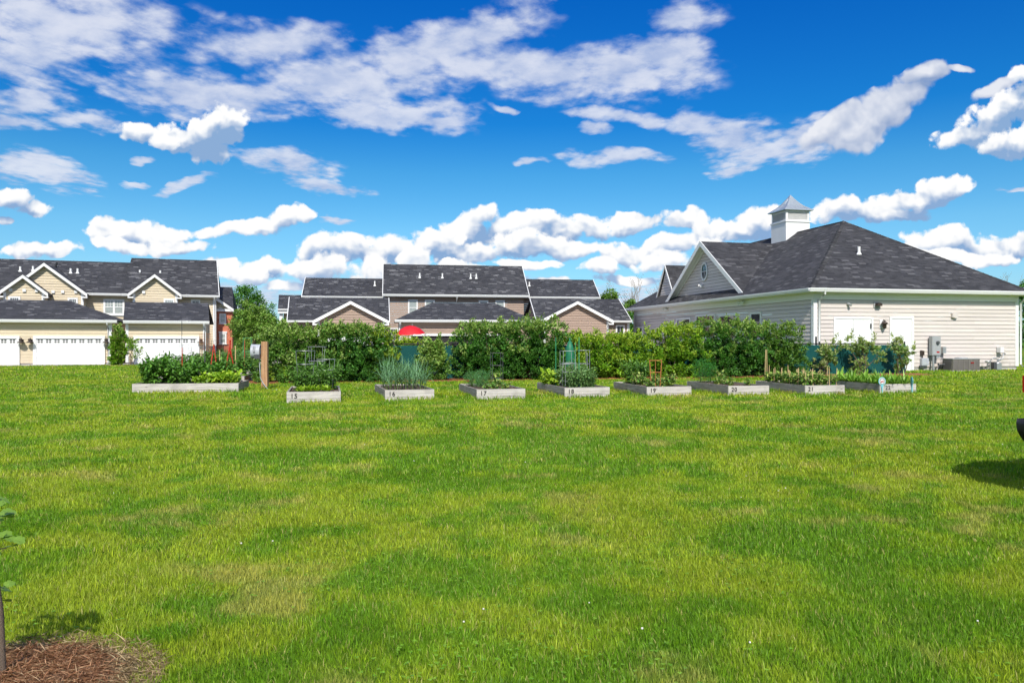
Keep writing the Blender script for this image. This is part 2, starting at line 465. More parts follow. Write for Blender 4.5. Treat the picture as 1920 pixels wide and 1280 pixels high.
M['bark'] = plain('bark', (.13, .095, .07), .85, var=.4, scale=18, bump=.6)
M['bark_pale'] = plain('pale_bark', (.26, .22, .18), .85, var=.3, scale=10)
M['stem'] = plain('green_stem', (.10, .15, .04), .6, var=.2)
M['red_fabric'] = plain('red_umbrella_fabric', (.62, .012, .02), .6, var=.08)
M['red_paint'] = plain('red_paint', (.48, .05, .02), .5, var=.2)
M['copper'] = plain('copper_wire', (.50, .20, .08), .45, .3, var=.2)
M['orange_wood'] = plain('orange_trellis_wood', (.42, .16, .05), .6, var=.25, scale=12)
M['green_wire'] = plain('green_coated_wire', (.05, .33, .16), .45, var=.1)
M['green_plastic'] = plain('green_plastic_netting', (.015, .16, .075), .5, var=.15)
M['teal_paint'] = plain('light_blue_paint', (.20, .55, .62), .45, var=.08)
M['number'] = plain('black_number_paint', (.012, .012, .012), .6, var=.1)
M['dark_void'] = plain('dark_pane_and_shade', (.025, .022, .022), .8, var=.2)
M['hose_grey'] = plain('pale_grey_plastic', (.44, .46, .50), .35, var=.06)
M['dark_plastic'] = plain('dark_grey_plastic', (.07, .075, .08), .4, var=.1)
M['car_black'] = plain('black_car_plastic', (.012, .013, .016), .25, var=.05)
M['car_silver'] = plain('silver_car_paint', (.42, .43, .45), .25, .5, var=.03)
M['car_red'] = plain('red_lamp_lens', (.42, .01, .012), .12, var=.05)
M['rubber'] = plain('rubber', (.02, .02, .02), .8)
M['ac'] = plain('grey_brown_louvre_metal', (.20, .185, .165), .45, var=.1)
M['flower_red'] = plain('red_petals', (.6, .03, .02), .5)
M['straw'] = leaf_mat('straw', .2, .6, .2)

# ------------------------------------------------------------------ mesh helpers
class MB:
    def __init__(s): s.v = []; s.f = []; s.sm = []
    def add(s, vs_, fs, smooth=False):
        o = len(s.v); s.v += [tuple(p) for p in vs_]
        for f in fs: s.f.append(tuple(i + o for i in f)); s.sm.append(smooth)
        return s
    def box(s, x0, x1, y0, y1, z0, z1):
        x0, x1 = sorted((x0, x1)); y0, y1 = sorted((y0, y1)); z0, z1 = sorted((z0, z1))
        return s.add([(x0, y0, z0), (x1, y0, z0), (x1, y1, z0), (x0, y1, z0), (x0, y0, z1), (x1, y0, z1), (x1, y1, z1), (x0, y1, z1)],
              [(0, 3, 2, 1), (4, 5, 6, 7), (0, 1, 5, 4), (1, 2, 6, 5), (2, 3, 7, 6), (3, 0, 4, 7)])
    def prism(s, base, vec):
        n = len(base); vec = Vector(vec)
        t = [Vector(p) + vec for p in base]
        return s.add(list(base) + t, [tuple(range(n))[::-1], tuple(range(n, 2 * n))] + [(i, (i + 1) % n, n + (i + 1) % n, n + i) for i in range(n)])
    def tube(s, pts, r, n=8, r1=None, cap=True):
        pts = [Vector(p) for p in pts]; m = len(pts)
        rings = []
        for i, p in enumerate(pts):
            d = (pts[min(i + 1, m - 1)] - pts[max(i - 1, 0)]).normalized()
            a = d.orthogonal().normalized() if abs(d.z) < .99 else Vector((1, 0, 0))
            a = (a - d * a.dot(d)).normalized()
            b_ = d.cross(a)
            rr = r if r1 is None else r + (r1 - r) * i / max(1, m - 1)
            rings.append([p + (a * math.cos(2 * math.pi * k / n) + b_ * math.sin(2 * math.pi * k / n)) * rr for k in range(n)])
        vs_ = [q for rg in rings for q in rg]
        fs = [(i * n + k, i * n + (k + 1) % n, (i + 1) * n + (k + 1) % n, (i + 1) * n + k) for i in range(m - 1) for k in range(n)]
        s.add(vs_, fs, n > 5)
        if cap: s.add(rings[0] + rings[-1], [tuple(range(n))[::-1], tuple(range(n, 2 * n))])
        return s
    def lathe(s, prof, c, n=16, smooth=True):
        vs_ = [(c[0] + r * math.cos(2 * math.pi * k / n), c[1] + r * math.sin(2 * math.pi * k / n), c[2] + z) for r, z in prof for k in range(n)]
        fs = [(i * n + k, i * n + (k + 1) % n, (i + 1) * n + (k + 1) % n, (i + 1) * n + k) for i in range(len(prof) - 1) for k in range(n)]
        return s.add(vs_, fs, smooth)
    def build(s, name, mat, parent=None, loc=None):
        me = bpy.data.meshes.new(name)
        me.from_pydata(s.v, [], s.f)
        me.polygons.foreach_set('use_smooth', s.sm)
        uvl = me.uv_layers.new(name='UVMap')
        Z = Vector((0, 0, 1))
        for p in me.polygons:
            nn = p.normal
            t = Vector((1, 0, 0)) if abs(nn.z) > .985 or nn.length < .5 else Z.cross(nn).normalized()
            q = nn.cross(t)
            for li in p.loop_indices:
                co = me.vertices[me.loops[li].vertex_index].co
                uvl.data[li].uv = (co.dot(t), co.dot(q))
        me.materials.append(mat)
        o = bpy.data.objects.new(name, me)
        COL.objects.link(o)
        if parent: o.parent = parent
        if loc: o.location = loc
        return o

def np_mesh(name, V, F, C, mat, parent=None):
    me = bpy.data.meshes.new(name)
    V = np.asarray(V, np.float32); F = np.asarray(F, np.int32)
    k = F.shape[1]
    me.vertices.add(len(V)); me.vertices.foreach_set('co', V.ravel())
    me.loops.add(F.size); me.loops.foreach_set('vertex_index', F.ravel())
    me.polygons.add(len(F)); me.polygons.foreach_set('loop_start', np.arange(0, F.size, k, dtype=np.int32))
    if C is not None:
        a = me.color_attributes.new('Col', 'FLOAT_COLOR', 'POINT')
        C4 = np.ones((len(V), 4), np.float32); C4[:, :3] = C
        a.data.foreach_set('color', C4.ravel())
    me.update(calc_edges=True)
    me.materials.append(mat)
    o = bpy.data.objects.new(name, me); COL.objects.link(o)
    if parent: o.parent = parent
    return o

LABELS = set()
def tag(o, label=None, cat=None, group=None, kind=None):
    if label: o['label'] = label
    if cat: o['category'] = cat
    if group: o['group'] = group
    if kind: o['kind'] = kind
    return o
def thing(name, label, cat, loc=(0, 0, 0), rotz=0, group=None):
    o = bpy.data.objects.new(name, None); COL.objects.link(o)
    o.location = loc; o.rotation_euler = (0, 0, rotz); o.empty_display_size = .2
    return tag(o, label, cat, group)
def copy_tree(o, parent=None):
    c = o.copy(); COL.objects.link(c)
    if parent: c.parent = parent
    for ch in [x for x in COL.objects if x.parent == o]: copy_tree(ch, c)
    return c

def wpt(px, py, Y):
    return Vector(((px - 960) / FPX * Y, Y, CAMZ - (py - 640) / FPX * Y))

class Frame:
    """a building's own axes: u to the right along its front, v into its depth"""
    def __init__(s, px, D, deg):
        s.o = Vector(((px - 960) / FPX * D, D, 0)); s.a = R(deg)
        s.c, s.s = math.cos(s.a), math.sin(s.a)
    def hit(s, px, py, p0, n):
        d = Vector(((px - 960) / FPX, 1, -(py - 640) / FPX)); o = Vector((0, 0, CAMZ)) - s.o
        dl = Vector((d.x * s.c + d.y * s.s, -d.x * s.s + d.y * s.c, d.z))
        ol = Vector((o.x * s.c + o.y * s.s, -o.x * s.s + o.y * s.c, o.z))
        n = Vector(n); t = (Vector(p0) - ol).dot(n) / dl.dot(n)
        return ol + dl * t
    def F(s, px, py, v):
        h = s.hit(px, py, (0, v, 0), (0, 1, 0)); return h.x, h.z
    def U(s, px, v): return s.F(px, 600, v)[0]
    def S(s, px, py, u):
        h = s.hit(px, py, (u, 0, 0), (1, 0, 0)); return h.y, h.z

class Pl:
    """a wall plane in a building's axes; pt(s, z, out)"""
    def __init__(s, k, c): s.k = k; s.c = c
    def pt(s, a, z, o=0):
        return {'F': (a, s.c - o, z), 'B': (a, s.c + o, z), 'L': (s.c - o, a, z), 'R': (s.c + o, a, z)}[s.k]
    def box(s, mb, a0, a1, z0, z1, o0, o1):
        p = s.pt(a0, z0, o0); q = s.pt(a1, z1, o1)
        return mb.box(p[0], q[0], p[1], q[1], p[2], q[2])
    def prism(s, mb, poly, o0, o1):
        b_ = [s.pt(a, z, o0) for a, z in poly]
        v = Vector(s.pt(0, 0, o1)) - Vector(s.pt(0, 0, o0))
        return mb.prism(b_, v)

def clip(poly, zc, keep_above):
    out = []
    for i in range(len(poly)):
        a, b_ = poly[i], poly[(i + 1) % len(poly)]
        ia = (a[1] >= zc) == keep_above or a[1] == zc
        ib = (b_[1] >= zc) == keep_above or b_[1] == zc
        if ia: out.append(a)
        if ia != ib:
            t = (zc - a[1]) / (b_[1] - a[1]); out.append((a[0] + (b_[0] - a[0]) * t, zc))
    return out
def clap(mb, pl, poly, expo=.19, proud=.028):
    z0 = min(p[1] for p in poly); z1 = max(p[1] for p in poly)
    z = z0; gap = .014      # the dark slit under each lap
    while z < z1 - 1e-4:
        zt = min(z + expo, z1)
        q = clip(clip(poly, z, True), zt - (gap if zt < z1 - 1e-4 else 0), False)
        if len(q) >= 3:
            mb.add([pl.pt(a, zz, .003 + proud * (1 - (zz - z) / expo)) for a, zz in q], [tuple(range(len(q)))])
            lo = sorted(a for a, zz in q if abs(zz - z) < 1e-5)
            if len(lo) >= 2:
                mb.add([pl.pt(lo[0], z, 0), pl.pt(lo[-1], z, 0), pl.pt(lo[-1], z, proud + .003), pl.pt(lo[0], z, proud + .003)], [(0, 1, 2, 3)])
        z = zt
    return mb
def rect(a0, a1, z0, z1): return [(a0, z0), (a1, z0), (a1, z1), (a0, z1)]

def walls(parent, name, mat, u0, u1, v0, v1, z0, z1, sides='FLRB', expo=.19):
    mb = MB()
    for k in sides:
        if k == 'F': clap(mb, Pl('F', v0), rect(u0, u1, z0, z1), expo)
        if k == 'B': clap(mb, Pl('B', v1), rect(u0, u1, z0, z1), expo)
        if k == 'L': clap(mb, Pl('L', u0), rect(v0, v1, z0, z1), expo)
        if k == 'R': clap(mb, Pl('R', u1), rect(v0, v1, z0, z1), expo)
    return mb.build(name, mat, parent)
def corner(parent, u, v, z0, z1, su, sv, w=.13, t=.045):
    """an L-shaped board round an outside corner; su, sv: which way is outward"""
    mb = MB()
    L = [(t, t), (t, -w), (.002, -w), (.002, .002), (-w, .002), (-w, t)]
    mb.prism([(u + su * a, v + sv * b_, z0) for a, b_ in L], (0, 0, z1 - z0))
    return mb.build('corner_board', M['white'], parent)
def roof2(mb, a0, a1, r0, r1, b0, b1, th=.08):
    """two slopes in one shell: front eave a, ridge r, back eave b"""
    top = [Vector(p) for p in (a0, a1, r0, r1, b0, b1)]; bot = [p - Vector((0, 0, th)) for p in top]
    return mb.add(top + bot, [(0, 1, 3, 2), (2, 3, 5, 4), (6, 8, 9, 7), (8, 10, 11, 9), (0, 6, 7, 1), (4, 5, 11, 10), (0, 2, 8, 6), (2, 4, 10, 8), (1, 7, 9, 3), (3, 9, 11, 5)])
def hip(mb, e, r0, r1, th=.07):
    """hip roof in one shell: four eave corners, two ridge ends (r0 above e0-e1, r1 above e2-e3)"""
    top = [Vector(p) for p in (*e, r0, r1)]; bot = [p - Vector((0, 0, th)) for p in top[:4]]
    return mb.add(top + bot, [(0, 1, 4), (1, 2, 5, 4), (2, 3, 5), (3, 0, 4, 5), (0, 6, 7, 1), (1, 7, 8, 2), (2, 8, 9, 3), (3, 9, 6, 0), (9, 8, 7, 6)])

def slab(mb, pts, th=.10):
    return mb.prism([Vector(p) - Vector((0, 0, th)) for p in pts], (0, 0, th))

def window(parent, pl, a0, a1, z0, z1, grid=(1, 2), pane='glass', fw=.09, mull=1, upper_grid=None, sill=True):
    """mull: number of sashes side by side"""
    a0, a1 = sorted((a0, a1)); mb = MB(); pb = MB()
    d = .075
    pl.box(mb, a0, a1, z1 - fw, z1, .0, d); pl.box(mb, a0, a1, z0, z0 + fw, 0, d)
    if sill: pl.box(mb, a0 - .04, a1 + .04, z0 - .05, z0 - .001, 0, d + .05)
    pl.box(mb, a0, a0 + fw, z0 + fw, z1 - fw, 0, d); pl.box(mb, a1 - fw, a1, z0 + fw, z1 - fw, 0, d)
    w = (a1 - a0 - 2 * fw - (mull - 1) * fw) / mull
    for k in range(mull):
        s0 = a0 + fw + k * (w + fw); s1 = s0 + w
        if k: pl.box(mb, s0 - fw, s0, z0 + fw, z1 - fw, 0, d)
        pl.box(pb, s0, s1, z0 + fw, z1 - fw, .032, .045)
        zs = [z0 + fw + (z1 - z0 - 2 * fw) * j / grid[1] for j in range(grid[1] + 1)]
        for zc in zs[1:-1]: pl.box(mb, s0, s1, zc - .025, zc + .025, .046, .064)
        for j in range(1, grid[0]):
            c = s0 + w * j / grid[0]; pl.box(mb, c - .012, c + .012, z0 + fw, z1 - fw, .046, .060)
        if upper_grid:
            zm = zs[-2]
            for j in range(1, upper_grid):
                c = s0 + w * j / upper_grid; pl.box(mb, c - .012, c + .012, zm + .025, z1 - fw, .046, .060)
            zc = (zm + z1 - fw) / 2; pl.box(mb, s0, s1, zc - .012, zc + .012, .0465, .0605)
    f = mb.build('window', M['frame_white'], parent)
    pb.build('pane', M[pane], f)
    return f

def gutter(mb, a0, a1, v, z, h=.15, d=.13, axis='u'):
    """open gutter trough with a rolled lip, along u at depth v (its back), or along v"""
    pr = [(0, 0), (0, -h), (-d * .82, -h), (-d, -h * .45), (-d - .016, -h * .42), (-d - .016, .004), (-d + .02, .004), (-d + .02, -h * .4), (-d * .8, -h + .025), (-.022, -h + .025), (-.022, 0)]
    if axis == 'u': mb.prism([(a0, v + y, z + q) for y, q in pr], (a1 - a0, 0, 0))
    else: mb.prism([(v + y, a0, z + q) for y, q in pr], (0, a1 - a0, 0))
def downspout(mb, u, v, z0, z1, eave_v):
    mb.tube([(u, eave_v, z1), (u, eave_v, z1 - .12), (u, v - .06, z1 - .38), (u, v - .06, z0 + .12), (u, v - .16, z0 + .04)], .045, 6)
def vent_pipe(parent, p, h=.45, r=.055, name='vent_pipe'):
    mb = MB(); mb.tube([(p[0], p[1], p[2] - .1), (p[0], p[1], p[2] + h)], r, 10)
    mb.lathe([(r * 1.9, -.02), (r * 1.6, .05), (r * 1.01, .12)], p, 10)
    return mb.build(name, M['white'], parent)
def gable_front(parent, pl_v, uL, zL, uP, zP, uR, zR, v_back, mat_wall, z_wall0, wall_inset=.35, over=.35, wall_uL=None, wall_uR=None, tw=.2, roofname='gable_roof'):
    """a gable that faces the camera at plane v = pl_v (its wall); roof runs back to v_back"""
    vo = pl_v - over
    rb = MB()
    roof2(rb, (uL, v_back, zL), (uL, vo, zL), (uP, v_back, zP), (uP, vo, zP), (uR, v_back, zR), (uR, vo, zR), .12)
    roof = rb.build(roofname, M['shingle_fine'], parent)
    pl = Pl('F', vo); mL = (zP - zL) / (uP - uL); mR = (zP - zR) / (uR - uP)
    tb = MB()
    pl.prism(tb, [(uL - .02, zL - tw - .02), (uL - .02, zL + .02), (uP, zP + .03), (uR + .02, zR + .02), (uR + .02, zR - tw - .02), (uP, zP - tw)], .002, .05)
    tb.build('rake_board', M['white'], parent)
    tb = MB(); pl.prism(tb, [(uL + .02, zL - .125), (uP, zP - .125), (uR - .02, zR - .125), (uR - .02, zR - .15), (uP, zP - .15), (uL + .02, zL - .15)], -.01, vo - pl_v + .002)
    tb.build('soffit', M['white'], parent)
    wl = uL + wall_inset if wall_uL is None else wall_uL; wr = uR - wall_inset if wall_uR is None else wall_uR
    tb = MB(); tb.box(uL - .02, wl + .05, vo - .048, pl_v - .05, zL - tw - .10, zL - tw + .0); tb.build('cornice_return', M['white'], parent)
    tb = MB(); tb.box(wr - .05, uR + .02, vo - .048, pl_v - .05, zR - tw - .10, zR - tw + .0); tb.build('cornice_return', M['white'], parent)
    wb = MB()
    zz = lambda u: (zL + (u - uL) * mL if u < uP else zP - (u - uP) * mR) - .16
    clap(wb, Pl('F', pl_v), [(wl, z_wall0), (wr, z_wall0), (wr, zz(wr)), (uP, zz(uP)), (wl, zz(wl))])
    clap(wb, Pl('R', wr), rect(pl_v, v_back, z_wall0, zz(wr)))
    clap(wb, Pl('L', wl), rect(pl_v, v_back, z_wall0, zz(wl)))
    wb.build('gable_wall', mat_wall, parent)
    corner(parent, wl, pl_v, z_wall0, zz(wl) - .02, -1, -1); corner(parent, wr, pl_v, z_wall0, zz(wr) - .02, 1, -1)
    return roof

# ================================================================== CLUBHOUSE (right)
C = Frame(1526, 38.2, 12.8)
club = thing('clubhouse', 'cream clapboard hall with dark hip roof, oval gable window and white cupola', 'building', C.o, C.a)
CW, CD = 12.1, 23.6
EZ, PIT, OV = 4.10, .682, .5
walls(club, 'wall', M['cream'], 0, CW, 0, CD, .2, 3.58, 'FRB', .198)
walls(club, 'wall', M['cream'], 0, CW, 0, CD, .2, 3.58, 'L', .198)
mb = MB(); mb.box(.03, CW - .03, .02, CD - .02, -.3, .2); mb.build('foundation', M['concrete'], club)
for (u, v, su, sv) in ((0, 0, -1, -1), (CW, 0, 1, -1), (0, CD, -1, 1)): corner(club, u, v, .2, 3.58, su, sv, .16)
mb = MB()   # frieze and soffit
mb.prism([(-.045, CD, 3.582), (-.045, -.045, 3.582), (CW + .045, -.045, 3.582), (CW + .045, CD, 3.582), (CW + .002, CD, 3.582), (CW + .002, -.002, 3.582), (-.002, -.002, 3.582), (-.002, CD, 3.582)], (0, 0, .318))
mb.build('frieze', M['white'], club)
mb = MB(); mb.box(-OV, CW + OV, -OV, CD + OV, 3.902, 3.93); mb.build('soffit', M['white'], club)
mb = MB()
ap0 = (CW / 2, CW / 2, EZ + PIT * (CW / 2 + OV)); ap1 = (CW / 2, CD - CW / 2, ap0[2])
e = [(-OV, -OV, EZ), (CW + OV, -OV, EZ), (CW + OV, CD + OV, EZ), (-OV, CD + OV, EZ)]
hip(mb, e, ap0, ap1, .07)
roof = mb.build('roof', M['shingle'], club)
mb = MB()    # hip and ridge caps
for a_, b_ in ((e[0], ap0), (e[1], ap0), (ap0, ap1), (e[3], ap1)):
    a_, b_ = Vector(a_), Vector(b_); L_ = (b_ - a_).length; n_ = int(L_ / .22); dd = (b_ - a_) / n_
    sd = dd.cross(Vector((0, 0, 1))).normalized() * .15
    for i in range(n_):
        p = a_ + dd * i; q = p + dd * 1.12
        lift = Vector((0, 0, .022)); dr = Vector((0, 0, -.055))
        mb.add([p + sd + dr, p + lift, p - sd + dr, q - sd + dr, q + lift * .4, q + sd + dr], [(0, 1, 4, 5), (1, 2, 3, 4)])
mb.build('ridge_cap', M['shingle'], roof)
mb = MB()
gutter(mb, -OV - .13, CW + OV + .13, -OV, EZ + .0, .17)
mb.build('gutter', M['gutter'], club); mb = MB()
gutter(mb, -OV, CD + OV, -OV, EZ + .0, .17, axis='v')
mb.build('gutter', M['gutter'], club)
for u in (.24, CW + .12):
    mb = MB(); mb.tube([(u, -OV - .06, 3.95), (u, -OV - .04, 3.82), (u, -.34, 3.72), (u, -.11, 3.52), (u, -.10, .3), (u, -.22, .2)], .052, 8)
    mb.build('downspout', M['gutter'], club)
# cross gable on the shaded side
gu = .32
vP, zP = C.S(1312, 453, -.15)
vR, zR = C.S(1395, 551, -.15); vL, zL = C.S(1244, 568, -.15)
hw = 5.35; vP = 11.9; mG = (zP - 4.28) / hw
rb = MB(); ub = 5.4
roof2(rb, (-.15, vP - hw, 4.28), (ub, vP - hw, 4.28), (-.15, vP, zP), (ub, vP, zP), (-.15, vP + hw, 4.28), (ub, vP + hw, 4.28), .08)
rb.build('gable_roof', M['shingle'], club)
pl = Pl('L', -.15); tb = MB(); tw = .30
pl.prism(tb, [(vP - hw - .03, 4.28 - tw), (vP - hw - .03, 4.30), (vP, zP + .03), (vP + hw + .03, 4.30), (vP + hw + .03, 4.28 - tw), (vP, zP - tw)], .002, .05)
tb.build('rake_board', M['white'], club)
tb = MB(); pl.prism(tb, [(vP - hw, 4.19), (vP, zP - .085), (vP + hw, 4.19), (vP + hw, 4.16), (vP, zP - .12), (vP - hw, 4.16)], -.01, -.15 - gu + .002)
tb.build('soffit', M['white'], club)
pl2 = Pl('L', gu); tw2 = .28; tb = MB()
pl2.prism(tb, [(vP - hw + .3, 4.28), (vP - hw + .3, 4.28 + .3 * mG - .12), (vP, zP - .14), (vP + hw - .3, 4.28 + .3 * mG - .12), (vP + hw - .3, 4.28), (vP, zP - .14 - tw2)], .034, .06)
tb.build('frieze_board', M['white'], club)
wb = MB(); clap(wb, pl2, [(vP - hw + .2, 4.2), (vP + hw - .2, 4.2), (vP, zP - .14)], .198)
gw = wb.build('gable_wall', M['cream'], club)
# oval window
vc, zc = C.S(1322, 509, gu); ry_, rx_ = .60, .44
fr = MB(); gl = MB(); n = 28
ring = lambda rx, rz, o: [pl2.pt(vc + rx * math.cos(2 * math.pi * k / n), zc + rz * math.sin(2 * math.pi * k / n), o) for k in range(n)]
a_ = ring(rx_, ry_, .035); b_ = ring(rx_, ry_, .09); c_ = ring(rx_ - .11, ry_ - .11, .09); d_ = ring(rx_ - .11, ry_ - .11, .05)
fr.add(a_ + b_ + c_ + d_, [(j * n + k, j * n + (k + 1) % n, (j + 1) * n + (k + 1) % n, (j + 1) * n + k) for j in range(3) for k in range(n)], False)
pl2.box(fr, vc - .018, vc + .018, zc - ry_ + .1, zc + ry_ - .1, .055, .07); pl2.box(fr, vc - rx_ + .1, vc + rx_ - .1, zc - .018, zc + .018, .056, .071)
gl.add(ring(rx_ - .1, ry_ - .1, .05), [tuple(range(n))])
ow = fr.build('oval_window', M['frame_white'], club); gl.build('pane', M['glass'], ow)
v_, z_ = C.S(1318, 535, gu)
mb = MB(); pl2.box(mb, v_ - .06, v_ + .06, z_ - .06, z_ + .06, .03, .07); mb.tube([pl2.pt(v_, z_, .07), pl2.pt(v_ + .1, z_ - .02, .28)], .05, 8, .075); mb.tube([pl2.pt(v_, z_, .07), pl2.pt(v_ - .2, z_ - .06, .22)], .05, 8, .075)
mb.build('floodlight', M['white'], club)
# windows of the shaded side
pL = Pl('L', 0)
for (p0, p1, yt) in ((1270, 1296, 595), (1306, 1342, 588), (1349, 1383, 588), (1408, 1429, 584), (1245, 1262, 609), (1192, 1206, 612)):
    va, zt = C.S(p1, yt, 0); vb, _ = C.S(p0, yt, 0)
    window(club, pL, va, vb, zt - 1.55, zt, (1, 2), 'glass', .12)
for (px, py) in ((1250, 578), (1393, 565)):
    v_, z_ = C.S(px, py, -.1)
    mb = MB(); pl = Pl('L', 0)
    mb.box(-.14, -.041, v_ - .1, v_ + .1, z_ - .09, z_ + .09)
    mb.tube([(-.14, v_, z_), (-.30, v_ - .22, z_ - .1)], .06, 8, .10); mb.tube([(-.14, v_, z_), (-.30, v_ + .22, z_ - .1)], .06, 8, .10)
    mb.build('floodlight', M['white'], club)
# front wall fittings
pF = Pl('F', 0)
def cbox(name, mat, px0, py0, px1, py1, o0, o1, parent=club):
    a0, z1 = C.F(px0, py0, 0); a1, z0 = C.F(px1, py1, 0)
    mb = MB(); pF.box(mb, a0, a1, z0, z1, o0, o1); return mb.build(name, mat, parent)
def framed(name, px0, py0, px1, py1, leaves_, fw=.10):
    a0, z1 = C.F(px0, py0, 0); a1, z0 = C.F(px1, py1, 0)
    mb = MB(); d = .07
    pF.box(mb, a0, a1, z1 - fw, z1, 0, d); pF.box(mb, a0, a0 + fw, z0, z1 - fw, 0, d); pF.box(mb, a1 - fw, a1, z0, z1 - fw, 0, d)
    f = mb.build(name + '_frame', M['white'], club)
    w = (a1 - a0 - 2 * fw) / leaves_
    for k in range(leaves_):
        mb = MB(); s0 = a0 + fw + k * w
        pF.box(mb, s0 + .008, s0 + w - .008, z0 + .02, z1 - fw - .012, .0, .045)
        lf = mb.build(name, M['door_white'], f)
    return f, a0, a1, z0, z1
f, a0, a1, z0, z1 = framed('shutter_panel', 1562, 594, 1636, 646, 2)
mb = MB(); pF.box(mb, a0 - .0, a1, z0 - .09, z0 - .001, 0, .09); mb.build('sill', M['white'], f)
mb = MB(); h_, z_ = C.F(1631, 611, 0); pF.box(mb, h_ - .03, h_ + .03, z_ - .12, z_ + .12, .071, .10); mb.build('latch', M['black'], f)
f, a0, a1, z0, z1 = framed('door', 1667, 593, 1712, 697.5, 1, .12)
mb = MB(); mb.tube([pF.pt(a0 + .22, 1.0, .05), pF.pt(a0 + .22, 1.0, .11), pF.pt(a0 + .34, 1.0, .11)], .02, 6); mb.build('handle', M['galv'], f)
# lamps and boxes on the wall
a, z = C.F(1589, 570, 0)
mb = MB(); pF.box(mb, a - .07, a + .07, z - .06, z + .08, .03, .07); mb.tube([pF.pt(a, z, .07), pF.pt(a + .03, z - .06, .24)], .06, 10, .07); mb.build('security_camera', M['grey_metal'], club)
a, z = C.F(1643, 573, 0)
mb = MB(); pF.box(mb, a - .19, a + .19, z - .1, z + .18, .03, .06); mb.build('lamp_plate', M['grey_metal'], club)
mb = MB(); pF.prism(mb, [(a - .13, z - .02), (a + .13, z - .02), (a + .10, z + .13), (a - .10, z + .13)], .061, .26); pF.box(mb, a + .14, a + .2, z - .02, z + .1, .061, .2); mb.build('floodlight', M['bronze'], club)
a, z = C.F(1653, 608, 0)
mb = MB(); pF.box(mb, a - .15, a + .12, z - .2, z + .22, .03, .055); mb.build('lamp_plate', M['white'], club)
mb = MB(); mb.tube([pF.pt(a, z + .1, .055), pF.pt(a, z + .22, .14), pF.pt(a, z + .2, .22)], .025, 8)
p = pF.pt(a, z, .22); mb.lathe([(.01, .22), (.06, .19), (.05, .14), (.16, .06), (.17, .03), (.09, .0), (.10, -.12), (.05, -.2), (.01, -.22)], p, 14); mb.build('wall_lantern', M['bronze'], club)
a, z = C.F(1788, 591, 0)
mb = MB(); mb.tube([pF.pt(a, z, .03), pF.pt(a, z, .16)], .16, 16); pF.box(mb, a - .19, a + .02, z - .12, z + .1, .03, .15); mb.build('dryer_vent', M['cream'], club)
a, z = C.F(1727, 661, 0)
mb = MB(); pF.box(mb, a - .09, a - .01, z - .14, z + .12, .03, .12); pF.box(mb, a + .02, a + .1, z - .12, z + .1, .03, .12); mb.tube([pF.pt(a, z - .1, .07), pF.pt(a + .05, z - .4, .07)], .022, 6); mb.build('outdoor_outlet', M['bronze'], club)
a0, z1 = C.F(1724, 671, 0); a1, z0 = C.F(1737, 685, 0)
mb = MB(); pF.box(mb, a0, a1, z0, z1, .03, .17); pF.box(mb, a0 + .04, a1 - .04, z0 + .05, z1 - .05, .171, .185); mb.build('utility_box', M['hose_grey'], club)
mb = MB(); pF.box(mb, a0 - .06, a0 + .25, z0 - .1, z0 - .002, .03, .13); mb.tube([pF.pt(a0 + .1, z0 - .1, .07), pF.pt(a0 + .1, .22, .07)], .02, 6); mb.build('box_bracket', M['dark_plastic'], club)
# vent pipe on the front roof slope
nrm = Vector((0, -PIT, 1)).normalized()
vent_pipe(club, C.hit(1610.5, 477, (0, -OV, EZ), nrm), .42, .075)
# cupola on the ridge
cv = 11.5; cu = CW / 2; hwid = .86; Dc = (C.o.y + cu * C.s + cv * C.c)
zz = lambda py: CAMZ - (py - 640) / FPX * Dc
zb, zl0, zl1, ze, zt = ap0[2] - .75, zz(420), zz(400), zz(397), zz(366)
mb = MB(); mb.box(cu - hwid, cu + hwid, cv - hwid, cv + hwid, zb, zl0)
mb.box(cu - hwid - .05, cu + hwid + .05, cv - hwid - .05, cv + hwid + .05, zl0 + .001, zl0 + .09)
cup = mb.build('cupola', M['white'], club)
mb = MB(); hl = hwid - .02
for s1 in (-1, 1):
    for s2 in (-1, 1): mb.box(cu + s1 * hl, cu + s1 * (hl - .13), cv + s2 * hl, cv + s2 * (hl - .13), zl0 + .091, zl1 + .05)
mb.box(cu - hl + .131, cu + hl - .131, cv - hl, cv + hl, zl1 - .07, zl1 + .05); mb.box(cu - hl, cu - hl + .1, cv - hl + .131, cv + hl - .131, zl1 - .07, zl1 + .05)
mb.box(cu - hl + .131, cu + hl - .131, cv - hl, cv - hl + .1, zl0 + .091, zl0 + .15); mb.box(cu - hl, cu - hl + .1, cv - hl + .131, cv + hl - .131, zl0 + .091, zl0 + .15)
nl = 9
for i in range(nl):
    z = zl0 + .15 + (zl1 - .07 - zl0 - .15) * i / nl; dz = (zl1 - zl0 - .22) / nl
    mb.add([(cu - hl + .13, cv - hl + .015, z), (cu + hl - .13, cv - hl + .015, z), (cu + hl - .13, cv - hl + .075, z + dz), (cu - hl + .13, cv - hl + .075, z + dz)], [(0, 1, 2, 3)])
    mb.add([(cu - hl + .015, cv - hl + .13, z), (cu - hl + .015, cv + hl - .13, z), (cu - hl + .075, cv + hl - .13, z + dz), (cu - hl + .075, cv - hl + .13, z + dz)], [(3, 2, 1, 0)])
mb.box(cu - hl + .09, cu + hl - .09, cv - hl + .09, cv + hl - .09, zl0 + .1, zl1)
mb.build('louvre', M['white'], cup)
prof = [(1.0, 0), (.93, .055), (.62, .27), (.40, .49), (.20, .74), (.02, 1.0)]
vs_ = []; fs = []; he = hwid + .17
vs_ += [(cu - he, cv - he, ze - .05), (cu + he, cv - he, ze - .05), (cu + he, cv + he, ze - .05), (cu - he, cv + he, ze - .05)]
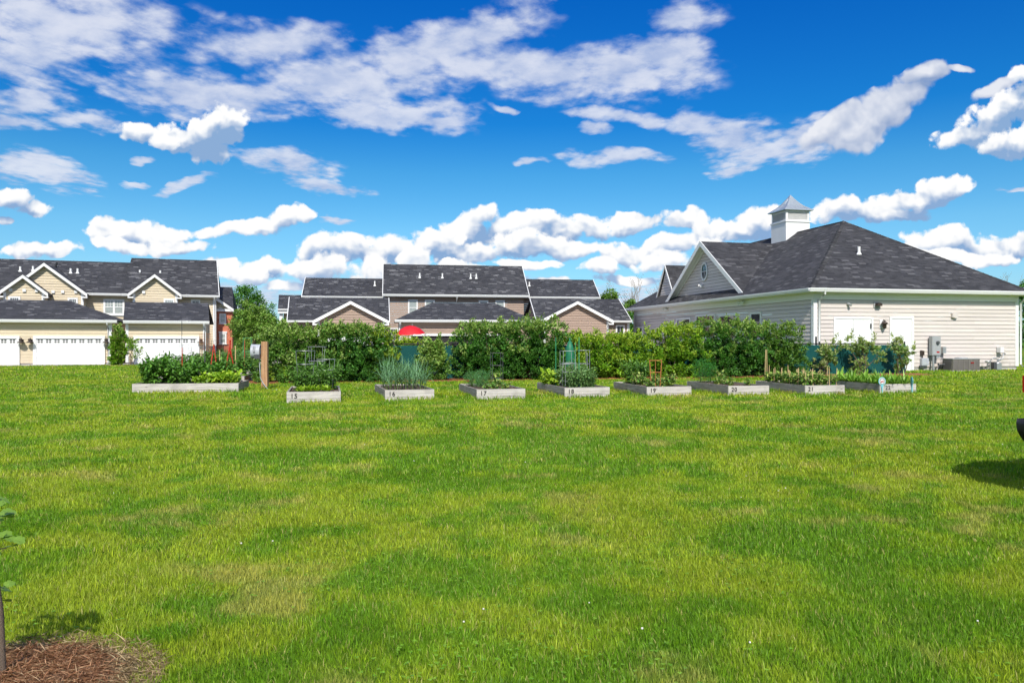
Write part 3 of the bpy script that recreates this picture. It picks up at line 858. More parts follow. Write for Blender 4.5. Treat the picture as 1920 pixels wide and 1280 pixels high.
for r, t in prof:
    z = ze + (zt - ze) * t
    vs_ += [(cu - he * r, cv - he * r, z), (cu + he * r, cv - he * r, z), (cu + he * r, cv + he * r, z), (cu - he * r, cv + he * r, z)]
fs.append((3, 2, 1, 0))
for j in range(len(prof)):
    for k in range(4): fs.append((j * 4 + k, j * 4 + (k + 1) % 4, (j + 1) * 4 + (k + 1) % 4, (j + 1) * 4 + k))
mb = MB(); mb.add(vs_, fs)
for k in range(4):   # standing seams
    for t in (-.55, -.2, .2, .55):
        pts = []
        for r, tt in prof[:-1]:
            w_ = he * r; x, y = [(t * w_, -w_), (w_, t * w_), (-t * w_, w_), (-w_, -t * w_)][k]
            pts.append((cu + x, cv + y, ze + (zt - ze) * tt + .006))
        mb.tube(pts, .012, 4)
mb.build('cupola_roof', M['metal_roof'], cup)
# a smaller steep gable at the far end
vq, zq = C.S(1247, 497, .6)
rb = MB(); hq = 1.75; zlo = zq - 2.6
roof2(rb, (.6, vq - hq, zlo), (7, vq - hq, zlo), (.6, vq, zq), (7, vq, zq), (.6, vq + hq, zlo), (7, vq + hq, zlo), .08)
rb.build('gable_roof', M['shingle'], club)
tb = MB(); pl = Pl('L', .6)
pl.prism(tb, [(vq - hq, zlo - .16), (vq - hq, zlo + .02), (vq, zq + .03), (vq + hq, zlo + .02), (vq + hq, zlo - .16), (vq, zq - .2)], .002, .05)
tb.build('rake_board', M['white'], club)
wb = MB(); clap(wb, Pl('L', .72), [(vq - hq + .1, zlo - .6), (vq + hq - .1, zlo - .6), (vq, zq - .15)]); clap(wb, Pl('L', 1.0), rect(vq - hq + .1, vq + hq - .1, 3.8, zlo - .6)); wb.build('gable_wall', M['cream'], club)

# ================================================================== utilities by the clubhouse wall
def cpt(px, py, v): return C.hit(px, py, (0, v, 0), (0, 1, 0))
a0, z1 = C.F(1745, 630, -.25); a1, z0 = C.F(1761, 666, -.25)
t = thing('electric_panel', 'grey electric meter cabinet on a steel post against the cream wall', 'meter cabinet', C.o + Vector((C.c * a0 + C.s * .25, C.s * a0 - C.c * .25, 0)), C.a)
w = a1 - a0
mb = MB(); mb.box(0, w, -.1, .12, z0, z1); mb.box(.03, w - .03, -.115, -.101, z0 + .03, z1 - .03); mb.build('cabinet', M['grey_metal'], t)
mb = MB(); mb.tube([(w * .6, -.116, z0 + (z1 - z0) * .66), (w * .6, -.19, z0 + (z1 - z0) * .66)], .085, 14); mb.build('meter_dial', M['dark_plastic'], t)
mb = MB(); mb.box(w * .5, w * .82, -.122, -.116, z0 + .13, z0 + .2); mb.build('red_label', M['car_red'], t)
mb = MB(); mb.tube([(w * .3, 0, -.1), (w * .3, 0, z0 - .001)], .055, 10); mb.box(w * .55, w * .95, -.06, .1, z0 - .14, z0 - .002); mb.build('post', M['galv'], t)
b0, y1 = C.F(1764, 650, -.1); b1, y0 = C.F(1770, 662, -.1)
mb = MB(); mb.box(b0 - a0, b1 - a0, -.0, .18, y0, y1); mb.build('switch_box', M['galv'], t)
mb = MB(); mb.tube([((b0 + b1) / 2 - a0, .09, y0), ((b0 + b1) / 2 - a0 - .02, .09, .9), ((b0 + b1) / 2 - a0 - .06, .07, .1)], .022, 6); mb.build('conduit', M['dark_plastic'], t)

a0, z1 = C.F(1786, 672, -1.0); a1, _ = C.F(1836.5, 690, -1.0)
t = thing('air_conditioner', 'grey louvred air conditioning unit on the grass by the cream wall', 'air conditioner', C.o + Vector((C.c * a0 + C.s * 1.0, C.s * a0 - C.c * 1.0, 0)), C.a)
w = a1 - a0; dp = .62
mb = MB(); mb.box(0, w, 0, dp, .05, z1 - .03); mb.build('casing', M['ac'], t)
mb = MB()
for i in range(17):
    z = .10 + (z1 - .22) * i / 16
    mb.add([(.05, -.03, z), (w - .05, -.03, z), (w - .05, -.002, z + .03), (.05, -.002, z + .03)], [(0, 1, 2, 3)])
    mb.add([(-.03, .05, z), (-.03, dp - .05, z), (-.002, dp - .05, z + .03), (-.002, .05, z + .03)], [(3, 2, 1, 0)])
for i in range(6):
    x = .03 + (w - .06) * i / 5; mb.box(x - .018, x + .018, -.036, -.0305, .06, z1 - .04)
mb.build('louvres', M['ac'], t)
mb = MB(); mb.box(-.035, w + .035, -.04, dp + .03, z1 - .029, z1); mb.lathe([(.30, 0), (.29, .04), (.25, .055), (.0, .06)], (w / 2, dp / 2, z1), 24); mb.build('top_cover', M['grey_metal'], t)
mb = MB(); mb.box(w * .66, w * .77, -.046, -.037, z1 * .63, z1 * .70); mb.build('red_badge', M['car_red'], t)
mb = MB(); mb.box(-.06, w + .06, -.08, dp + .06, -.05, .049); mb.build('pad', M['concrete'], t)
mb = MB(); mb.tube([(-.03, dp * .8, .35), (-.22, dp * .9, .30), (-.26, dp, .12), (-.1, dp + .2, .35)], .045, 8); mb.build('line_set', M['dark_plastic'], t)

a0, z1 = C.F(1862, 679, -.5); a1, z0 = C.F(1876, 694, -.5)
t = thing('gas_meter', 'grey gas meter with looping pipes at the right end of the cream wall', 'gas meter', C.o + Vector((C.c * a0 + C.s * .5, C.s * a0 - C.c * .5, 0)), C.a)
w = a1 - a0
mb = MB(); mb.box(w * .35, w, -.08, .2, z0, z1 - .05); mb.lathe([(.16, 0), (.15, .05), (.05, .07), (0, .07)], (w * .67, .06, z1 - .05), 12); mb.build('meter_body', M['galv'], t)
mb = MB(); mb.box(0, w * .34, -.06, .16, .0, z1 + .02); mb.build('regulator_box', M['dark_plastic'], t)
mb = MB(); mb.tube([(w * .67, .06, z1), (w * .67, .06, z1 + .12), (w + .25, .1, z1 + .2), (w + .25, .1, z1 + .42), (w + .5, .2, z1 + .42), (w + .5, .3, z1 + .5), (w + .3, .5, z1 + .5)], .032, 8)
mb.tube([(-.1, .06, 0), (-.12, .06, z1 + .08), (.1, .06, z1 + .22), (w * .6, .06, z1 + .2)], .032, 8); mb.tube([(-.3, .06, 0), (-.3, .06, .35), (-.12, .06, .4)], .028, 8)
mb.lathe([(.0, -.05), (.13, -.04), (.14, .02), (.06, .06), (0, .06)], (-.28, .06, .46), 12); mb.build('pipe', M['galv'], t)
mb = MB(); mb.box(w + .2, w + .42, .2, .45, z1 + .5, z1 + .78); mb.build('vent_cap', M['white'], t)

# ================================================================== LEFT TOWNHOUSE AND GARAGES
A = Frame(208, 50.6, 19)
def barn_lamp(parent, pl, a, z):
    mb = MB(); pl.box(mb, a - .09, a + .09, z - .09, z + .12, .03, .06)
    mb.tube([pl.pt(a, z + .08, .06), pl.pt(a, z + .2, .18), pl.pt(a, z + .14, .33)], .03, 8)
    p = pl.pt(a, z - .02, .33); mb.lathe([(.01, .22), (.10, .18), (.11, .08), (.06, .05), (.20, -.02), (.235, -.07), (.2, -.06), (.04, .0)], p, 16)
    return mb.build('wall_lamp', M['bronze'], parent)
def garage_door(parent, fr_, p0, p1, ytop, v=0, clip0=None, z0=0.02, wins=8):
    pl = Pl('F', v)
    a0 = fr_.U(p0, v) if clip0 is None else clip0; a1 = fr_.U(p1, v); z1 = fr_.F((p0 + p1) / 2, ytop, v)[1]
    fw = .16; mb = MB()
    pl.box(mb, a0 - fw, a0, z0, z1, .0, .12); pl.box(mb, a1, a1 + fw, z0, z1, 0, .12); pl.box(mb, a0 - fw, a1 + fw, z1 + .001, z1 + fw, 0, .12)
    f = mb.build('door_frame', M['white'], parent)
    mb = MB(); wb = MB(); n = 4; h = (z1 - z0) / n
    for i in range(n):
        for k in range(wins):      # raised panel pressings
            s0 = a0 + (a1 - a0) * (k + .12) / wins; s1 = a0 + (a1 - a0) * (k + .88) / wins
            if i < n - 1: pl.box(mb, s0, s1, z0 + i * h + .09, z0 + (i + 1) * h - .09, .0455, .052)
        pl.box(mb, a0, a1, z0 + i * h + .005, z0 + (i + 1) * h - .005, .0, .045)
    d = mb.build('garage_door', M['door_white'], f)
    for k in range(wins):
        s0 = a0 + (a1 - a0) * (k + .18) / wins; s1 = a0 + (a1 - a0) * (k + .80) / wins; sm = (s0 + s1) / 2
        za = z1 - h * .66; zb_ = z1 - h * .16; zm = (za + zb_) / 2
        wb = MB()
        for (x0, x1) in ((s0, sm - .022), (sm + .022, s1)):
            for (y0, y1) in ((za, zm - .022), (zm + .022, zb_)): pl.box(wb, x0, x1, y0, y1, .046, .050)
        wb.build('door_window', M['dark_void'], d)
    return f, z1

g1 = thing('garage', 'beige hip-roofed garage with two white doors at the far left', 'garage', A.o, A.a, 'beige garages beside the driveway')
GD = 6.8; gl_u = -15.5; ez = 2.86
walls(g1, 'wall', M['beige'], gl_u, 0, 0, GD, .12, ez - .16, 'FRB')
mb = MB(); mb.box(gl_u, -.02, .02, GD, -.3, .12); mb.build('foundation', M['concrete'], g1)
corner(g1, 0, 0, .12, ez - .16, 1, -1, .15)
rz = A.F(130, 563.5, GD / 2)[1]; ru = A.U(130, GD / 2)
o = .42
mb = MB(); E0 = (gl_u, -o, ez); E1 = (o, -o, ez); E2 = (o, GD + o, ez); E3 = (gl_u, GD + o, ez); R0 = (gl_u, GD / 2, rz); R1 = (ru, GD / 2, rz)
hip(mb, [E1, E2, E3, E0], R1, R0, .06); mb.build('roof', M['shingle_fine'], g1)
mb = MB(); mb.box(gl_u, o - .02, -o + .02, GD, ez - .16, ez - .13); mb.build('soffit', M['white'], g1)
mb = MB(); gutter(mb, gl_u, o, -o, ez + .02, .17); mb.build('gutter', M['gutter'], g1)
mb = MB(); downspout(mb, -.16, 0, 0, ez - .12, -o - .06); mb.build('downspout', M['gutter'], g1)
garage_door(g1, A, 68, 192, 634.5)
garage_door(g1, A, -90, 32, 634.5, clip0=A.U(32, 0) - (A.U(192, 0) - A.U(68, 0)))
for px in (41.5, 58.5, 200.5): a, z = A.F(px, 640, 0); barn_lamp(g1, Pl('F', 0), a, z)

g2 = thing('garage', 'beige single garage with gable roof between the driveway and the vegetable bed', 'garage', A.o, A.a, 'beige garages beside the driveway')
u0 = A.U(237, 0); u1 = A.U(384.5, 0)
walls(g2, 'wall', M['beige'], u0, u1, 0, GD, .12, ez - .12, 'FLRB')
mb = MB(); mb.box(u0 + .02, u1 - .02, .02, GD, -.3, .12); mb.build('foundation', M['concrete'], g2)
corner(g2, u0, 0, .12, ez - .12, -1, -1, .13); corner(g2, u1, 0, .12, ez - .12, 1, -1, .13)
ez2 = A.F(310, 602, -o)[1]; rz2 = A.F(310, 567, GD / 2)[1]
e0, e1 = A.U(231, -o), A.U(392.6, -o); r0, r1 = A.U(234.2, GD / 2), A.U(390.6, GD / 2)
mb = MB(); roof2(mb, (e0, -o, ez2), (e1, -o, ez2), (r0, GD / 2, rz2), (r1, GD / 2, rz2), (e0, GD + o, ez2), (e1, GD + o, ez2), .06)
mb.build('roof', M['shingle_fine'], g2)
mb = MB(); clap(mb, Pl('L', u0), [(0, ez - .12), (GD, ez - .12), (GD / 2, rz2 - .15)]); clap(mb, Pl('R', u1), [(0, ez - .12), (GD, ez - .12), (GD / 2, rz2 - .15)]); mb.build('gable_wall', M['beige'], g2)
mb = MB(); mb.box(e0 + .02, e1 - .02, -o + .02, -.0, ez2 - .16, ez2 - .13); mb.build('soffit', M['white'], g2); mb = MB(); gutter(mb, e0, e1, -o, ez2 + .02, .17); mb.build('gutter', M['gutter'], g2)
mb = MB(); downspout(mb, u1 - .05, 0, 0, ez2 - .12, -o - .06); mb.build('downspout', M['gutter'], g2)
garage_door(g2, A, 255, 369, 634.5)
for px in (235.8 + 6, 377): a, z = A.F(px, 640, 0); barn_lamp(g2, Pl('F', 0), a, z)

th = thing('townhouse', 'beige clapboard row house with three front gables and a red brick end', 'house', A.o, A.a)
MV = 9.0; ov = .45
ezm = A.F(200, 550, MV - ov)[1]
uR = A.U(404, MV); uL = -24
uS = A.U(246.4, MV + 5)
walls(th, 'wall', M['beige'], uL, uR, MV, MV + 10, 0, ezm - .18, 'FR')
RV = MV + 5.0
zr1 = A.F(120, 488.6, RV)[1]; zr2 = A.F(326, 486, RV)[1]
mb = MB(); roof2(mb, (uL, MV - ov, ezm), (uS, MV - ov, ezm), (uL, RV, zr1), (uS, RV, zr1), (uL, 2 * RV - MV + ov, ezm), (uS, 2 * RV - MV + ov, ezm), .1)
mb.build('roof', M['shingle_fine'], th)
e1 = A.U(410.5, MV - ov); r1 = A.U(406, RV)
zz3 = ezm - .02
mb = MB(); roof2(mb, (uS + .01, MV - ov - .06, zz3), (e1, MV - ov - .06, zz3), (uS + .01, RV, zr2), (r1, RV, zr2), (uS + .01, 2 * RV - MV + ov, zz3), (e1, 2 * RV - MV + ov, zz3), .1)
mb.build('roof', M['shingle_fine'], th)
mb = MB(); clap(mb, Pl('R', uR), [(MV, ezm - .18), (MV + 10, ezm - .18), (RV, zr2 - .2)]); mb.build('gable_wall', M['beige'], th)
mb = MB(); mb.box(uL, e1 - .05, MV - ov + .02, MV, ezm - .19, ezm - .16); mb.build('soffit', M['white'], th); mb = MB(); gutter(mb, uL, uS - .03, MV - ov - .03, ezm + .0, .16); mb.build('gutter', M['gutter'], th); mb = MB(); gutter(mb, uS + .0, e1, MV - ov - .061, ezm - .01, .16)
mb.build('gutter', M['gutter'], th)
corner(th, uR, MV, 0, ezm - .18, 1, -1, .18)
mb = MB(); downspout(mb, uR - .05, MV, 0, ezm - .15, MV - ov - .12); mb.build('downspout', M['gutter'], th)
mb = MB(); v3 = RV; pl = Pl('R', e1 - .02)
mb.prism([(e1 - .0, MV - ov - .05, zz3 - .18), (e1 - .0, MV - ov - .05, zz3 + .02), (r1, RV, zr2 + .02), (r1, RV, zr2 - .18)], (.05, 0, 0)); mb.build('rake_board', M['white'], th)
# gables: (peak, left foot, right foot, plane)
for (pk, lf, rf, pv, vb) in (((82.5, 493.5), (8, 549.5), (163, 550.2), MV - 1.0, RV + 1.5), ((42.7, 516), (-5, 550.5), (89.5, 549.4), MV - 2.2, MV + 3), ((290, 514.8), (240, 551), (340, 553), MV - 1.0, MV + 4.2)):
    vo = pv - .35
    uP, zP_ = A.F(*pk, vo); uA, zA = A.F(*lf, vo); uB, zB = A.F(*rf, vo)
    zf = (zA + zB) / 2
    gable_front(th, pv, uA, zf, uP, zP_, uB, zf, vb, M['beige'], 0, .32, .35)
# second-floor windows
def awin(p0, p1, y0, y1, v, **kw):
    a0, z1 = A.F(p0, y0, v); a1, z0 = A.F(p1, y1, v)
    if a1 < a0: a0, a1 = a1, a0
    return window(th, Pl('F', v), a0, a1, z0, z1, **kw)
awin(194, 233.5, 560.5, 590.5, MV, mull=2, pane='blind', upper_grid=3, fw=.13)
awin(16, 38.6, 555.5, 590, MV - 2.2, pane='glass_far', upper_grid=4, fw=.12)
awin(127, 146, 558, 590, MV - 1.0, pane='glass_far', upper_grid=4, fw=.12)
awin(307, 327.6, 560, 592, MV - 1.0, pane='blind', upper_grid=4, fw=.12)
awin(358, 375.5, 561.5, 592, MV, pane='glass_far', upper_grid=4, fw=.12)
awin(215, 224, 617, 640, MV, pane='glass', fw=.12)
for (px, py, v) in ((20.5, 543.5, MV - 2.2), (46, 544.5, MV - 2.2), (69, 545, MV - 2.2), (100, 547, MV - 1), (118, 547, MV - 1), (142.5, 547, MV - 1), (269.5, 548, MV - 1)):
    a, z = A.F(px, py, v); mb = MB(); Pl('F', v).box(mb, a - .1, a + .1, z - .1, z + .1, .03, .12); mb.build('wall_vent', M['white'], th)
nr1 = Vector((0, -(zr1 - ezm), RV - MV + ov)).normalized()
for (px, py) in ((38, 509), (132.5, 512.5), (145.5, 512.5), (62, 508), (262.3, 515), (300.5, 516)):
    vent_pipe(th, A.hit(px, py, (0, MV - ov, ezm + .02), nr1), .38, .075)
p = A.hit(103.5, 502, (0, MV - ov, ezm), nr1); mb = MB(); mb.tube([p, p + Vector((.12, 0, .42))], .07, 8); mb.build('flue', M['black'], th)
# brick end wing
BV = MV + 1.6
b0 = uR; b1 = A.U(435.5, BV); zt = A.F(420, 584, BV)[1]
mb = MB(); mb.box(b0 - .5, b1, BV, BV + 6, -.2, zt); mb.build('brick_wall', M['brick'], th)
pb = Pl('F', BV)
for (p0, y0, p1, y1) in ((411, 587.5, 424, 606.5), (410.8, 624, 424.6, 644.6)):
    a0, z1 = A.F(p0, y0, BV); a1, z0 = A.F(p1, y1, BV); window(th, pb, a0, a1, z0, z1, (1, 2), 'blind', .11)
a0, z1 = A.F(409.7, 621.2, BV); a1, z0 = A.F(425.8, 624, BV); mb = MB(); pb.box(mb, a0, a1, z0, z1, 0, .1); mb.build('lintel', M['white'], th)
rr = A.U(438, BV - .3); zc1 = A.F(438, 581.5, BV - .3)[1]; zpk = A.F(405, 557, BV - .3)[1]; upk = A.U(405, BV - .3)
mb = MB(); clap(mb, pb, [(b0 - .4, zt + .2), (b1, zt + .2), (b1, zc1), (upk, zpk - .15), (b0 - .4, zpk - .15)]); mb.build('gable_wall', M['beige'], th)
mb = MB(); Pl('F', BV - .3).prism(mb, [(upk - .3, zpk - .05), (upk - .3, zpk + .22), (rr, zc1 + .1), (rr, zc1 - .14)], .002, .05); mb.build('rake_board', M['white'], th); mb = MB(); mb.box(b0 - .3, rr, BV - .3, BV - .001, zt, zt + .2); mb.build('cornice', M['white'], th)
zrd = A.F(422, 538, BV + 4)[1]; ra0, ra1 = A.U(404, BV + 4), A.U(435.5, BV + 4)
mb = MB(); slab(mb, [(upk - .3, BV - .3, zpk + .25), (rr, BV - .3, zc1 + .12), (ra1, BV + 4, zrd), (ra0 - 1, BV + 4, zrd)], .06); mb.add([(rr, BV - .3, zc1 + .1), (ra1, BV + 4, zrd - .01), (rr + .3, BV + 8, zc1)], [(0, 1, 2)]); mb.build('roof', M['shingle_fine'], th)
# black railing of the brick entry
rl = thing('railing', 'black metal railing in front of the red brick wall', 'railing', A.o, A.a)
mb = MB(); ra, rbz = A.F(406, 657, BV - 1.2); re, rtz = A.F(432, 646, BV - 1.2)
mb.tube([(ra, BV - 1.2, rtz), (re, BV - 1.2, rtz)], .025, 6); mb.tube([(ra, BV - 1.2, rbz), (re, BV - 1.2, rbz)], .02, 6); mb.build('rail', M['black'], rl)
mb = MB()
for i in range(15):
    x = ra + (re - ra) * i / 14; mb.tube([(x, BV - 1.2, 0), (x, BV - 1.2, rtz)], .012 if i % 7 else .03, 5)
mb.build('balusters', M['black'], rl)

# ================================================================== CENTRE TOWNHOUSE
B = Frame(740, 56.0, 9)
ct = thing('townhouse', 'brown clapboard row house with tall middle roof behind the shrubs', 'house', B.o, B.a)
NV = 8.0
def roofplane(mb, fr_, pts_lo, y_lo, pts_hi, y_hi, vlo, vhi, both=True):
    """front slope from eave (two px at y_lo) to ridge (two px at y_hi), plus the back slope"""
    zl = fr_.F(sum(pts_lo) / 2, y_lo, vlo)[1]; zh = fr_.F(sum(pts_hi) / 2, y_hi, vhi)[1]
    a0, a1 = (fr_.U(p, vlo) for p in pts_lo); c0, c1 = (fr_.U(p, vhi) for p in pts_hi)
    roof2(mb, (a0, vlo, zl), (a1, vlo, zl), (c0, vhi, zh), (c1, vhi, zh), (a0, 2 * vhi - vlo, zl), (a1, 2 * vhi - vlo, zl), .08)
    return a0, a1, zl, c0, c1, zh
mb = MB(); m0, m1, zm, q0, q1, zq1 = roofplane(mb, B, (718, 992), 553, (719, 978.5), 497, NV - .45, NV + 4.2); mb.build('roof', M['shingle_fine'], ct)
wl, wr = B.U(731, NV), B.U(982, NV)
walls(ct, 'wall', M['taupe'], wl, wr, NV, NV + 9.3, 0, zm - .17, 'FLR')
mb = MB(); mb.box(m0 + .03, m1 - .03, NV - .44, NV, zm - .19, zm - .16); mb.build('soffit', M['white'], ct); mb = MB(); gutter(mb, m0, m1, NV - .45, zm + .02, .16); mb.build('gutter', M['gutter'], ct)
mb = MB(); clap(mb, Pl('L', wl), [(NV, zm - .17), (NV + 9.3, zm - .17), (NV + 4.2, zq1 - .2)]); clap(mb, Pl('R', wr), [(NV, zm - .17), (NV + 9.3, zm - .17), (NV + 4.2, zq1 - .2)]); mb.build('gable_wall', M['taupe'], ct)
mb = MB(); mb.prism([(m1, NV - .45, zm - .15), (m1, NV - .45, zm + .03), (q1, NV + 4.2, zq1 + .03), (q1, NV + 4.2, zq1 - .15)], (.05, 0, 0)); mb.build('rake_board', M['white'], ct); mb = MB(); mb.prism([(m0, NV - .45, zm - .15), (m0, NV - .45, zm + .03), (q0, NV + 4.2, zq1 + .03), (q0, NV + 4.2, zq1 - .15)], (-.05, 0, 0)); mb.build('rake_board', M['white'], ct)
mb = MB(); downspout(mb, B.U(856, NV), NV, 0, zm - .14, NV - .5); mb.build('downspout', M['gutter'], ct)
for (p0, p1, y0, y1) in ((765, 783.3, 561.5, 592), (796.5, 815, 562, 592), (897.5, 915.5, 563, 592), (928.5, 946.5, 563, 592)):
    a0, z1 = B.F(p0, y0, NV); a1, z0 = B.F(p1, y1, NV); window(ct, Pl('F', NV), a0, a1, z0, z1, (1, 2), 'blind', .11)
a0, z1 = B.F(731, 614.5, NV); a1, z0 = B.F(747, 640, NV); window(ct, Pl('F', NV), a0, a1, z0, z1, (3, 2), 'glass', .11)
nrB = Vector((0, -(zq1 - zm), 4.65)).normalized()
for (px, py) in ((787, 521), (829.5, 521.5), (882.5, 522.5), (893, 522.5)): vent_pipe(ct, B.hit(px, py, (0, NV - .45, zm + .02), nrB), .42, .065)
# side wings
mb = MB(); l0, l1, zl_, k0, k1, zk = roofplane(mb, B, (566, 722), 556, (573, 724), 521.5, NV + .6, NV + 4.6); mb.build('wing_roof', M['shingle_fine'], ct)
mb = MB(); gutter(mb, l0, l1, NV + .6, zl_ + .02, .14); mb.build('gutter', M['gutter'], ct); mb = MB(); mb.prism([(l0, NV + .6, zl_ - .12), (l0, NV + .6, zl_ + .03), (k0, NV + 4.6, zk + .03), (k0, NV + 4.6, zk - .12)], (-.05, 0, 0)); mb.build('rake_board', M['white'], ct)
walls(ct, 'wing_wall', M['taupe'], l0 + .3, wl, NV + 1.0, NV + 8, 0, zl_ - .12, 'FL')
p = B.hit(702.7, 536, (0, NV + .6, zl_ + .02), Vector((0, -(zk - zl_), 4)).normalized()); vent_pipe(ct, p, .42, .065)
mb = MB(); l0r, l1r, zlr, k0r, k1r, zkr = roofplane(mb, B, (985, 1125), 557, (980, 1111.6), 523.8, NV + .6, NV + 4.6); mb.build('wing_roof', M['shingle_fine'], ct)
mb = MB(); gutter(mb, l0r, l1r, NV + .6, zlr + .02, .14); mb.build('gutter', M['gutter'], ct); mb = MB(); mb.prism([(l1r, NV + .6, zlr - .12), (l1r, NV + .6, zlr + .03), (k1r, NV + 4.6, zkr + .03), (k1r, NV + 4.6, zkr - .12)], (.05, 0, 0)); mb.build('rake_board', M['white'], ct)
walls(ct, 'wing_wall', M['taupe'], wr, l1r - .3, NV + 1.0, NV + 8, 0, zlr - .12, 'FR')
p = B.hit(992.5, 536.5, (0, NV + .6, zlr + .02), Vector((0, -(zkr - zlr), 4)).normalized()); vent_pipe(ct, p, .38, .065)
mb = MB(); f0, f1, zf_, _, _, zfh = roofplane(mb, B, (521, 569), 579.5, (522.7, 572), 553, NV + 2, NV + 6); mb.build('porch_roof', M['shingle_fine'], ct)
mb = MB(); mb.box(f0, f1, NV + 1.97, NV + 2.2, zf_ - .35, zf_ - .08); mb.build('porch_beam', M['white'], ct); mb = MB(); gutter(mb, f0, f1, NV + 1.97, zf_ + .02, .14); mb.build('gutter', M['gutter'], ct); mb = MB(); mb.box(f0 + .1, f0 + .35, NV + 2.2, NV + 2.45, 0, zf_ - .36); mb.build('porch_post', M['white'], ct)
walls(ct, 'porch_wall', M['beige'], f0 + .4, f1, NV + 2.6, NV + 7, 0, zf_ - .1, 'FL')

# middle garage
gm = thing('garage', 'brown garage with dark hip roof in the middle, behind the red parasol', 'garage', B.o, B.a, 'brown garages behind the shrubs')
u0, u1 = B.U(749, 0), B.U(1000, 0); ezc = B.F(870, 600.3, -.42)[1]
GDm = 6.4
walls(gm, 'wall', M['taupe'], u0, u1, 0, GDm, 0, ezc - .16, 'FLRB')
x0, x1 = B.U(740, -.42), B.U(1006, -.42); r0, r1 = B.U(810, GDm / 2), B.U(927.5, GDm / 2); rzc = B.F(868, 567.5, GDm / 2)[1]
mb = MB(); hip(mb, [(x1, -.42, ezc), (x1, GDm + .42, ezc), (x0, GDm + .42, ezc), (x0, -.42, ezc)], (r1, GDm / 2, rzc), (r0, GDm / 2, rzc), .06)
mb.build('roof', M['shingle_fine'], gm)
mb = MB(); mb.box(x0 + .02, x1 - .02, -.41, 0, ezc - .17, ezc - .14); mb.build('soffit', M['white'], gm); mb = MB(); gutter(mb, x0, x1, -.42, ezc + .02, .16); mb.build('gutter', M['gutter'], gm)
mb = MB(); downspout(mb, u0 + .04, 0, 0, ezc - .12, -.47); mb.build('downspout', M['gutter'], gm); corner(gm, u0, 0, 0, ezc - .18, -1, -1, .12)
# a white beam over a solid panel, coloured dark for the shade inside
a0, z1 = B.F(768, 625.5, -.02); a1, z0 = B.F(940, 629.8, -.02)
mb = MB(); mb.box(a0, a1, -.2, -.031, z0, z1); mb.box(a0, a0 + .16, -.2, -.031, 0, z0 - .001); mb.box(a1 - .16, a1, -.2, -.031, 0, z0 - .001); fo = mb.build('door_frame', M['white'], gm)
mb = MB(); mb.box(a0 + .161, a1 - .161, -.06, -.032, 0, z0 - .002); mb.build('opening_shade', M['dark_void'], fo)

# gabled garages left and right of it
def gabled_garage(label, roof_lo, y_lo, roof_hi, y_hi, pk, lf, rf, wall_px, side_px):
    t = thing('garage', label, 'garage', B.o, B.a, 'brown garages behind the shrubs')
    mb = MB(); a0, a1, zl, c0, c1, zh = roofplane(mb, B, roof_lo, y_lo, roof_hi, y_hi, .55, 4.2); mb.build('roof', M['shingle_fine'], t)
    mb = MB(); gutter(mb, a0, a1, .55, zl + .02, .14); mb.build('gutter', M['gutter'], t)
    for (p, q, sg) in ((a0, c0, -1), (a1, c1, 1)): mb = MB(); mb.prism([(p, .55, zl - .12), (p, .55, zl + .03), (q, 4.2, zh + .03), (q, 4.2, zh - .12)], (.05 * sg, 0, 0)); mb.build('rake_board', M['white'], t)
    s0, s1 = (B.U(p, 1.0) for p in side_px)
    mb = MB(); clap(mb, Pl('F', 1.0), rect(s0, s1, 0, zl - .1)); clap(mb, Pl('L', s0), [(1.0, 0), (7.4, 0), (7.4, zl - .1), (4.2, zh - .15), (1.0, zl - .1)]); clap(mb, Pl('R', s1), [(1.0, 0), (7.4, 0), (7.4, zl - .1), (4.2, zh - .15), (1.0, zl - .1)]); mb.build('wall', M['taupe'], t)
    vo = -.35; uP, zP_ = B.F(*pk, vo); uA, zA = B.F(*lf, vo); uB, zB = B.F(*rf, vo); zf = (zA + zB) / 2
    gable_front(t, 0, uA, zf, uP, zP_, uB, zf, 4.2, M['taupe'], 0, .3, .35, tw=.2)
    return t, uA, uB, zf, s0, s1
gA, uA, uB, zf, s0, s1 = gabled_garage('brown garage with a broad front gable, left of the red parasol', (538.7, 730), 601.3, (543, 728.5), 558, (657.5, 565), (586.7, 602), (729, 601.6), None, (545, 727))
mb = MB(); downspout(mb, uB - .38, 0, 0, zf - .12, -.34); mb.build('downspout', M['gutter'], gA)
a0, z1 = B.F(600, 625.5, 0); a1, z0 = B.F(712, 629.5, 0)
mb = MB(); mb.box(a0, a1, -.12, -.031, z0, z1); mb.box(a0, a0 + .16, -.12, -.031, 0, z0 - .001); mb.box(a1 - .16, a1, -.12, -.031, 0, z0 - .001); fo = mb.build('door_frame', M['white'], gA)
mb = MB(); mb.box(a0 + .161, a1 - .161, -.06, -.032, 0, z0 - .002); mb.build('garage_door', M['door_white'], fo)
gB, uA, uB, zf, s0, s1 = gabled_garage('brown garage with a broad front gable, nearest the clubhouse', (1006, 1184), 601.3, (994, 1159.5), 560, (1083, 565.3), (1014.7, 599.8), (1150, 601.8), None, (1012, 1179))
mb = MB(); downspout(mb, uB - .38, 0, 0, zf - .12, -.34); mb.build('downspout', M['gutter'], gB); corner(gB, s1, 1.0, 0, 2.9, 1, -1, .14)
a0, z1 = B.F(1154, 609, 1.0); a1, z0 = B.F(1171, 640, 1.0); window(gB, Pl('F', 1.0), a0, a1, z0, z1, (2, 2), 'glass', .12)

